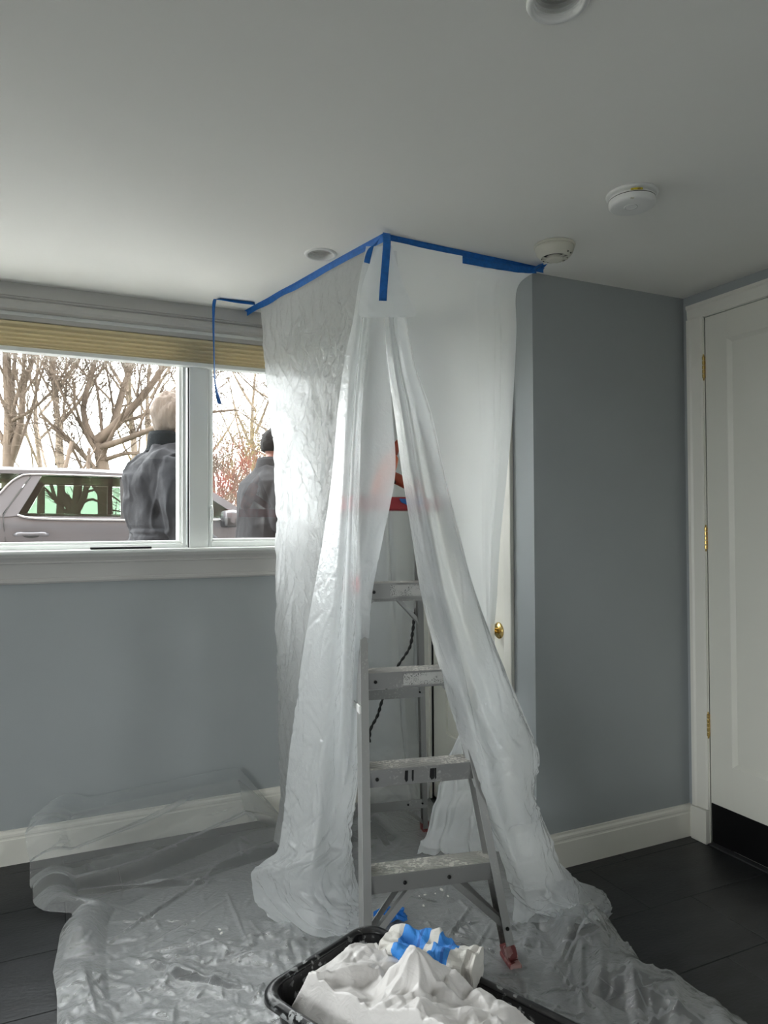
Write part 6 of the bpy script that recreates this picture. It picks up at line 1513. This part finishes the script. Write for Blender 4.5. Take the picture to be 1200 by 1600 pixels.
tree('bare_tree', (-0.3632, 24.0000, 0.2000), [([(-0.3632, 24.0000, 0.2000), (-0.2632, 24.0000, 2.4500), (-0.4632, 24.1000, 4.7000), (-0.3132, 24.0000, 7.7000)], 0.1, 0.03), ([(-0.3632, 24.0000, 1.7000), (-0.3662, 24.6000, 2.4000), (-0.3692, 25.2000, 3.3000), (-0.3712, 25.6000, 4.3000)], 0.045, 0.015), ([(-0.3632, 24.0000, 2.4500), (0.2118, 24.1713, 3.1500), (0.7869, 24.3425, 4.0500), (1.1702, 24.4567, 5.0500)], 0.045, 0.015), ([(-0.3632, 24.0000, 3.2000), (-0.6307, 23.4629, 3.9000), (-0.8981, 22.9258, 4.8000), (-1.0764, 22.5677, 5.8000)], 0.045, 0.015), ([(-0.3632, 24.0000, 3.9500), (0.2146, 24.1618, 4.6500), (0.7923, 24.3235, 5.5500), (1.1775, 24.4314, 6.5500)], 0.045, 0.015), ([(-0.3632, 24.0000, 4.7000), (0.0834, 24.4006, 5.4000), (0.5301, 24.8013, 6.3000), (0.8278, 25.0684, 7.3000)], 0.045, 0.015), ([(-0.3632, 24.0000, 5.4500), (-0.8406, 23.6366, 6.1500), (-1.3180, 23.2731, 7.0500), (-1.6363, 23.0308, 8.0500)], 0.045, 0.015)], 'distant pale bare tree between the two nearest trees', 'bark_haze', 4, 41, kids=(4, 6), shrink=.55, spread=.6, up=.16, min_r=.004)
tree('bare_tree', (2.6310, 22.0000, 0.2000), [([(2.6310, 22.0000, 0.2000), (2.7310, 22.0000, 2.3000), (2.5310, 22.1000, 4.4000), (2.6810, 22.0000, 7.2000)], 0.1, 0.03), ([(2.6310, 22.0000, 1.6000), (3.0811, 22.3968, 2.3000), (3.5312, 22.7936, 3.2000), (3.8312, 23.0581, 4.2000)], 0.045, 0.015), ([(2.6310, 22.0000, 2.3000), (2.1657, 21.6212, 3.0000), (1.7005, 21.2423, 3.9000), (1.3903, 20.9898, 4.9000)], 0.045, 0.015), ([(2.6310, 22.0000, 3.0000), (3.0325, 22.4459, 3.7000), (3.4340, 22.8917, 4.6000), (3.7017, 23.1890, 5.6000)], 0.045, 0.015), ([(2.6310, 22.0000, 3.7000), (2.6669, 22.5989, 4.4000), (2.7028, 23.1978, 5.3000), (2.7268, 23.5971, 6.3000)], 0.045, 0.015), ([(2.6310, 22.0000, 4.4000), (2.3520, 22.5312, 5.1000), (2.0730, 23.0624, 6.0000), (1.8870, 23.4165, 7.0000)], 0.045, 0.015), ([(2.6310, 22.0000, 5.1000), (3.0097, 21.5346, 5.8000), (3.3884, 21.0692, 6.7000), (3.6408, 20.7589, 7.7000)], 0.045, 0.015)], 'distant slender bare tree seen above the white-haired person', 'bark_haze', 4, 43, kids=(4, 6), shrink=.55, spread=.6, up=.16, min_r=.004)
tree('bare_tree', (5.2019, 26.0000, 0.2000), [([(5.2019, 26.0000, 0.2000), (5.3019, 26.0000, 2.4500), (5.1019, 26.1000, 4.7000), (5.2519, 26.0000, 7.7000)], 0.1, 0.03), ([(5.2019, 26.0000, 1.7000), (5.8004, 25.9567, 2.4000), (6.3988, 25.9134, 3.3000), (6.7977, 25.8846, 4.3000)], 0.045, 0.015), ([(5.2019, 26.0000, 2.4500), (4.6304, 25.8172, 3.1500), (4.0589, 25.6344, 4.0500), (3.6780, 25.5126, 5.0500)], 0.045, 0.015), ([(5.2019, 26.0000, 3.2000), (5.0847, 26.5884, 3.9000), (4.9674, 27.1769, 4.8000), (4.8892, 27.5691, 5.8000)], 0.045, 0.015), ([(5.2019, 26.0000, 3.9500), (5.7326, 26.2799, 4.6500), (6.2633, 26.5599, 5.5500), (6.6171, 26.7465, 6.5500)], 0.045, 0.015), ([(5.2019, 26.0000, 4.7000), (4.6384, 26.2059, 5.4000), (4.0748, 26.4118, 6.3000), (3.6991, 26.5491, 7.3000)], 0.045, 0.015), ([(5.2019, 26.0000, 5.4500), (4.6108, 26.1029, 6.1500), (4.0197, 26.2058, 7.0500), (3.6256, 26.2744, 8.0500)], 0.045, 0.015)], 'distant bare tree just right of the window mullion', 'bark_haze', 4, 45, kids=(4, 6), shrink=.55, spread=.6, up=.16, min_r=.004)
tree('bare_tree', (1.6202, 17.0000, 0.2000), [([(1.6202, 17.0000, 0.2000), (1.7202, 17.0000, 2.6000), (1.5202, 17.1000, 5.0000), (1.6702, 17.0000, 8.2000)], 0.1, 0.03), ([(1.6202, 17.0000, 1.8000), (2.0742, 17.3923, 2.5000), (2.5281, 17.7847, 3.4000), (2.8307, 18.0462, 4.4000)], 0.045, 0.015), ([(1.6202, 17.0000, 2.6000), (2.2122, 16.9024, 3.3000), (2.8042, 16.8048, 4.2000), (3.1989, 16.7397, 5.2000)], 0.045, 0.015), ([(1.6202, 17.0000, 3.4000), (1.5389, 16.4055, 4.1000), (1.4576, 15.8111, 5.0000), (1.4034, 15.4148, 6.0000)], 0.045, 0.015), ([(1.6202, 17.0000, 4.2000), (1.2636, 17.4825, 4.9000), (0.9070, 17.9651, 5.8000), (0.6693, 18.2868, 6.8000)], 0.045, 0.015), ([(1.6202, 17.0000, 5.0000), (1.4609, 16.4215, 5.7000), (1.3017, 15.8430, 6.6000), (1.1955, 15.4574, 7.6000)], 0.045, 0.015), ([(1.6202, 17.0000, 5.8000), (1.8027, 16.4284, 6.5000), (1.9853, 15.8569, 7.4000), (2.1070, 15.4758, 8.4000)], 0.045, 0.015)], 'pale bare tree between the large tree and the white-haired person', 'bark_haze', 4, 47, kids=(4, 6), shrink=.55, spread=.6, up=.16, min_r=.004)
tree('bare_tree', (0.0961, 18.0000, 0.2000), [([(0.0961, 18.0000, 0.2000), (0.1961, 18.0000, 2.7500), (-0.0039, 18.1000, 5.3000), (0.1461, 18.0000, 8.7000)], 0.1, 0.03), ([(0.0961, 18.0000, 1.9000), (-0.0922, 18.5697, 2.6000), (-0.2805, 19.1394, 3.5000), (-0.4060, 19.5191, 4.5000)], 0.045, 0.015), ([(0.0961, 18.0000, 2.7500), (0.1077, 18.5999, 3.4500), (0.1192, 19.1998, 4.3500), (0.1269, 19.5997, 5.3500)], 0.045, 0.015), ([(0.0961, 18.0000, 3.6000), (0.6322, 17.7305, 4.3000), (1.1683, 17.4610, 5.2000), (1.5257, 17.2814, 6.2000)], 0.045, 0.015), ([(0.0961, 18.0000, 4.4500), (0.5612, 17.6209, 5.1500), (1.0263, 17.2418, 6.0500), (1.3363, 16.9891, 7.0500)], 0.045, 0.015), ([(0.0961, 18.0000, 5.3000), (-0.1493, 17.4525, 6.0000), (-0.3947, 16.9050, 6.9000), (-0.5583, 16.5400, 7.9000)], 0.045, 0.015), ([(0.0961, 18.0000, 6.1500), (-0.4521, 17.7562, 6.8500), (-1.0003, 17.5124, 7.7500), (-1.3658, 17.3499, 8.7500)], 0.045, 0.015)], 'pale bare tree close behind the left-edge tree', 'bark_haze', 4, 49, kids=(4, 6), shrink=.55, spread=.6, up=.16, min_r=.004)
tree('bare_tree', (5.5254, 21.0000, 0.2000), [([(5.5254, 21.0000, 0.2000), (5.6254, 21.0000, 2.1500), (5.4254, 21.1000, 4.1000), (5.5754, 21.0000, 6.7000)], 0.1, 0.03), ([(5.5254, 21.0000, 1.5000), (6.1218, 21.0658, 2.2000), (6.7181, 21.1315, 3.1000), (7.1157, 21.1754, 4.1000)], 0.045, 0.015), ([(5.5254, 21.0000, 2.1500), (5.9904, 20.6208, 2.8500), (6.4554, 20.2416, 3.7500), (6.7653, 19.9888, 4.7500)], 0.045, 0.015), ([(5.5254, 21.0000, 2.8000), (5.3955, 21.5858, 3.5000), (5.2657, 22.1716, 4.4000), (5.1791, 22.5621, 5.4000)], 0.045, 0.015), ([(5.5254, 21.0000, 3.4500), (5.3442, 21.5720, 4.1500), (5.1630, 22.1440, 5.0500), (5.0422, 22.5253, 6.0500)], 0.045, 0.015), ([(5.5254, 21.0000, 4.1000), (5.6805, 20.4204, 4.8000), (5.8357, 19.8408, 5.7000), (5.9391, 19.4544, 6.7000)], 0.045, 0.015), ([(5.5254, 21.0000, 4.7500), (5.2553, 21.5358, 5.4500), (4.9852, 22.0716, 6.3500), (4.8052, 22.4288, 7.3500)], 0.045, 0.015)], 'pale bare tree above the dark-haired person', 'bark_haze', 4, 48, kids=(4, 6), shrink=.55, spread=.6, up=.16, min_r=.004)
tree('leafless_shrub', (3.2929, 15.0000, 0.2000), [([(3.2853, 14.9849, 0.2000), (3.2624, 14.9396, 1.1400), (3.2318, 14.8792, 1.7714), (3.2088, 14.8340, 2.3827)], 0.018, 0.006), ([(3.2746, 15.0842, 0.2000), (3.2198, 15.3366, 1.1400), (3.1466, 15.6733, 1.6841), (3.0917, 15.9257, 2.2623)], 0.018, 0.006), ([(3.2500, 14.9729, 0.2000), (3.1211, 14.8914, 1.1400), (2.9493, 14.7828, 1.6919), (2.8204, 14.7014, 2.1825)], 0.018, 0.006), ([(3.2732, 14.9741, 0.2000), (3.2139, 14.8962, 1.1400), (3.1349, 14.7924, 1.8028), (3.0756, 14.7146, 2.1024)], 0.018, 0.006), ([(3.2770, 15.0321, 0.2000), (3.2291, 15.1284, 1.1400), (3.1653, 15.2569, 1.8193), (3.1175, 15.3532, 2.1083)], 0.018, 0.006), ([(3.2948, 14.9308, 0.2000), (3.3003, 14.7231, 1.1400), (3.3078, 14.4462, 1.8754), (3.3133, 14.2386, 2.4156)], 0.018, 0.006), ([(3.2387, 14.9692, 0.2000), (3.0758, 14.8769, 1.1400), (2.8587, 14.7539, 1.9837), (2.6958, 14.6616, 2.4887)], 0.018, 0.006), ([(3.2712, 15.0300, 0.2000), (3.2060, 15.1200, 1.1400), (3.1190, 15.2400, 1.8938), (3.0537, 15.3300, 2.2549)], 0.018, 0.006), ([(3.3373, 14.9486, 0.2000), (3.4705, 14.7943, 1.1400), (3.6481, 14.5886, 1.8088), (3.7813, 14.4343, 2.4923)], 0.018, 0.006), ([(3.3411, 15.0058, 0.2000), (3.4856, 15.0232, 1.1400), (3.6782, 15.0464, 1.6895), (3.8227, 15.0639, 2.4762)], 0.018, 0.006), ([(3.3429, 15.0495, 0.2000), (3.4926, 15.1982, 1.1400), (3.6923, 15.3963, 2.0084), (3.8421, 15.5450, 2.1620)], 0.018, 0.006), ([(3.2817, 15.0832, 0.2000), (3.2482, 15.3330, 1.1400), (3.2034, 15.6659, 1.9153), (3.1698, 15.9156, 2.2289)], 0.018, 0.006), ([(3.2705, 15.0133, 0.2000), (3.2032, 15.0532, 1.1400), (3.1135, 15.1064, 1.7023), (3.0462, 15.1463, 2.1727)], 0.018, 0.006), ([(3.3326, 14.9470, 0.2000), (3.4515, 14.7879, 1.1400), (3.6100, 14.5757, 1.6580), (3.7289, 14.4167, 2.2336)], 0.018, 0.006)], 'reddish leafless shrub beyond the car windscreen', 'twig_red', 3, 51, group='leafless shrubs outside', kids=(8, 11), shrink=.4, spread=.7, up=.25, min_r=.005)
tree('leafless_shrub', (4.6033, 18.0000, 0.2000), [([(4.6461, 17.9381, 0.2000), (4.7744, 17.7524, 1.5200), (4.9455, 17.5048, 2.4802), (5.0738, 17.3191, 3.0724)], 0.018, 0.006), ([(4.5409, 17.9628, 0.2000), (4.3537, 17.8512, 1.5200), (4.1041, 17.7024, 2.7261), (3.9169, 17.5908, 3.0146)], 0.018, 0.006), ([(4.5503, 18.0073, 0.2000), (4.3914, 18.0293, 1.5200), (4.1795, 18.0586, 2.2688), (4.0206, 18.0806, 3.0116)], 0.018, 0.006), ([(4.6589, 18.0172, 0.2000), (4.8258, 18.0686, 1.5200), (5.0483, 18.1373, 2.4253), (5.2152, 18.1887, 3.2074)], 0.018, 0.006), ([(4.6313, 17.9789, 0.2000), (4.7152, 17.9155, 1.5200), (4.8272, 17.8309, 2.4488), (4.9111, 17.7675, 3.2706)], 0.018, 0.006), ([(4.5342, 17.9688, 0.2000), (4.3270, 17.8753, 1.5200), (4.0507, 17.7506, 2.5261), (3.8434, 17.6571, 3.2410)], 0.018, 0.006), ([(4.6291, 18.0269, 0.2000), (4.7067, 18.1076, 1.5200), (4.8101, 18.2152, 2.4712), (4.8877, 18.2959, 3.4089)], 0.018, 0.006), ([(4.6362, 17.9750, 0.2000), (4.7350, 17.8999, 1.5200), (4.8666, 17.7998, 2.4877), (4.9654, 17.7247, 3.1506)], 0.018, 0.006), ([(4.4989, 18.0528, 0.2000), (4.1858, 18.2110, 1.5200), (3.7684, 18.4220, 2.7251), (3.4553, 18.5803, 3.3052)], 0.018, 0.006), ([(4.5922, 18.0313, 0.2000), (4.5590, 18.1252, 1.5200), (4.5147, 18.2505, 2.8013), (4.4814, 18.3444, 3.3529)], 0.018, 0.006), ([(4.6058, 18.0905, 0.2000), (4.6133, 18.3620, 1.5200), (4.6233, 18.7240, 2.3567), (4.6309, 18.9954, 3.4120)], 0.018, 0.006), ([(4.6077, 18.0403, 0.2000), (4.6209, 18.1611, 1.5200), (4.6385, 18.3223, 2.1987), (4.6517, 18.4432, 3.1673)], 0.018, 0.006), ([(4.5950, 17.9471, 0.2000), (4.5703, 17.7882, 1.5200), (4.5373, 17.5764, 2.3473), (4.5126, 17.4176, 3.3806)], 0.018, 0.006), ([(4.6140, 17.9795, 0.2000), (4.6460, 17.9180, 1.5200), (4.6886, 17.8360, 2.7436), (4.7206, 17.7745, 3.3005)], 0.018, 0.006)], 'yellowish leafless shrub beyond the second person', 'twig_yellow', 3, 53, group='leafless shrubs outside', kids=(8, 11), shrink=.4, spread=.7, up=.25, min_r=.005)
tree('leafless_shrub', (4.0893, 20.0000, 0.2000), [([(4.1951, 20.0700, 0.2000), (4.5125, 20.2801, 1.5600), (4.9357, 20.5602, 2.5690), (5.2530, 20.7703, 3.0849)], 0.018, 0.006), ([(4.0392, 19.9902, 0.2000), (3.8890, 19.9607, 1.5600), (3.6886, 19.9213, 2.8266), (3.5383, 19.8918, 2.9479)], 0.018, 0.006), ([(4.1704, 20.0656, 0.2000), (4.4135, 20.2624, 1.5600), (4.7378, 20.5248, 2.2750), (4.9809, 20.7216, 3.4475)], 0.018, 0.006), ([(4.1770, 20.0050, 0.2000), (4.4401, 20.0202, 1.5600), (4.7908, 20.0403, 2.7967), (5.0538, 20.0554, 3.5310)], 0.018, 0.006), ([(4.1634, 19.9931, 0.2000), (4.3856, 19.9722, 1.5600), (4.6819, 19.9444, 2.4796), (4.9041, 19.9236, 3.5096)], 0.018, 0.006), ([(4.0172, 20.0548, 0.2000), (3.8006, 20.2191, 1.5600), (3.5118, 20.4383, 2.2539), (3.2953, 20.6026, 3.4695)], 0.018, 0.006), ([(4.0160, 20.0349, 0.2000), (3.7959, 20.1394, 1.5600), (3.5025, 20.2789, 2.7698), (3.2824, 20.3835, 3.1937)], 0.018, 0.006), ([(4.1657, 19.9499, 0.2000), (4.3947, 19.7995, 1.5600), (4.7001, 19.5990, 2.7345), (4.9291, 19.4487, 3.4501)], 0.018, 0.006), ([(4.0765, 20.0175, 0.2000), (4.0381, 20.0700, 1.5600), (3.9870, 20.1399, 2.4838), (3.9486, 20.1924, 3.1262)], 0.018, 0.006), ([(4.1308, 19.9768, 0.2000), (4.2550, 19.9070, 1.5600), (4.4207, 19.8140, 2.4040), (4.5450, 19.7443, 3.5387)], 0.018, 0.006), ([(4.1004, 19.9339, 0.2000), (4.1336, 19.7357, 1.5600), (4.1779, 19.4715, 2.8668), (4.2111, 19.2733, 3.4012)], 0.018, 0.006), ([(4.1389, 20.0240, 0.2000), (4.2877, 20.0960, 1.5600), (4.4861, 20.1920, 2.8147), (4.6348, 20.2640, 3.3523)], 0.018, 0.006), ([(4.0078, 19.9280, 0.2000), (3.7630, 19.7120, 1.5600), (3.4366, 19.4240, 2.6728), (3.1918, 19.2080, 3.1018)], 0.018, 0.006), ([(4.0460, 20.0380, 0.2000), (3.9161, 20.1520, 1.5600), (3.7429, 20.3040, 2.3762), (3.6130, 20.4181, 3.0970)], 0.018, 0.006)], 'yellowish leafless shrub behind the reddish shrub', 'twig_yellow', 3, 55, group='leafless shrubs outside', kids=(8, 11), shrink=.4, spread=.7, up=.25, min_r=.005)
tree('leafless_shrub', (2.6386, 20.0000, 0.2000), [([(2.6770, 20.0234, 0.2000), (2.7921, 20.0938, 1.3600), (2.9456, 20.1876, 2.1784), (3.0607, 20.2579, 2.7003)], 0.018, 0.006), ([(2.5656, 19.9680, 0.2000), (2.3465, 19.8721, 1.3600), (2.0543, 19.7442, 2.4081), (1.8352, 19.6483, 3.0525)], 0.018, 0.006), ([(2.5728, 19.9909, 0.2000), (2.3754, 19.9637, 1.3600), (2.1122, 19.9274, 1.9816), (1.9148, 19.9001, 3.0411)], 0.018, 0.006), ([(2.5651, 20.0402, 0.2000), (2.3445, 20.1610, 1.3600), (2.0504, 20.3220, 2.0642), (1.8297, 20.4427, 2.7795)], 0.018, 0.006), ([(2.6087, 20.0062, 0.2000), (2.5187, 20.0247, 1.3600), (2.3987, 20.0495, 2.4778), (2.3088, 20.0680, 2.6134)], 0.018, 0.006), ([(2.6564, 19.9820, 0.2000), (2.7097, 19.9282, 1.3600), (2.7808, 19.8563, 2.5155), (2.8341, 19.8024, 2.5810)], 0.018, 0.006), ([(2.6163, 20.0159, 0.2000), (2.5491, 20.0635, 1.3600), (2.4596, 20.1270, 1.9511), (2.3925, 20.1747, 2.9384)], 0.018, 0.006), ([(2.6595, 20.0056, 0.2000), (2.7220, 20.0222, 1.3600), (2.8053, 20.0444, 1.9881), (2.8678, 20.0611, 2.6829)], 0.018, 0.006), ([(2.6191, 20.0094, 0.2000), (2.5604, 20.0375, 1.3600), (2.4822, 20.0749, 2.2078), (2.4236, 20.1030, 2.9084)], 0.018, 0.006), ([(2.5884, 19.9049, 0.2000), (2.4378, 19.6195, 1.3600), (2.2370, 19.2390, 1.9886), (2.0863, 18.9536, 3.0390)], 0.018, 0.006), ([(2.6596, 19.9095, 0.2000), (2.7227, 19.6381, 1.3600), (2.8067, 19.2763, 2.4346), (2.8697, 19.0048, 2.8357)], 0.018, 0.006), ([(2.6643, 20.0747, 0.2000), (2.7413, 20.2990, 1.3600), (2.8439, 20.5980, 2.2342), (2.9209, 20.8222, 2.6809)], 0.018, 0.006), ([(2.5893, 19.9127, 0.2000), (2.4413, 19.6506, 1.3600), (2.2439, 19.3013, 2.3418), (2.0958, 19.0393, 2.8676)], 0.018, 0.006), ([(2.6693, 20.0871, 0.2000), (2.7613, 20.3484, 1.3600), (2.8839, 20.6969, 2.1190), (2.9759, 20.9582, 2.7342)], 0.018, 0.006)], 'low yellowish shrub behind the white-haired person', 'twig_yellow', 3, 57, group='leafless shrubs outside', kids=(8, 11), shrink=.4, spread=.7, up=.25, min_r=.005)
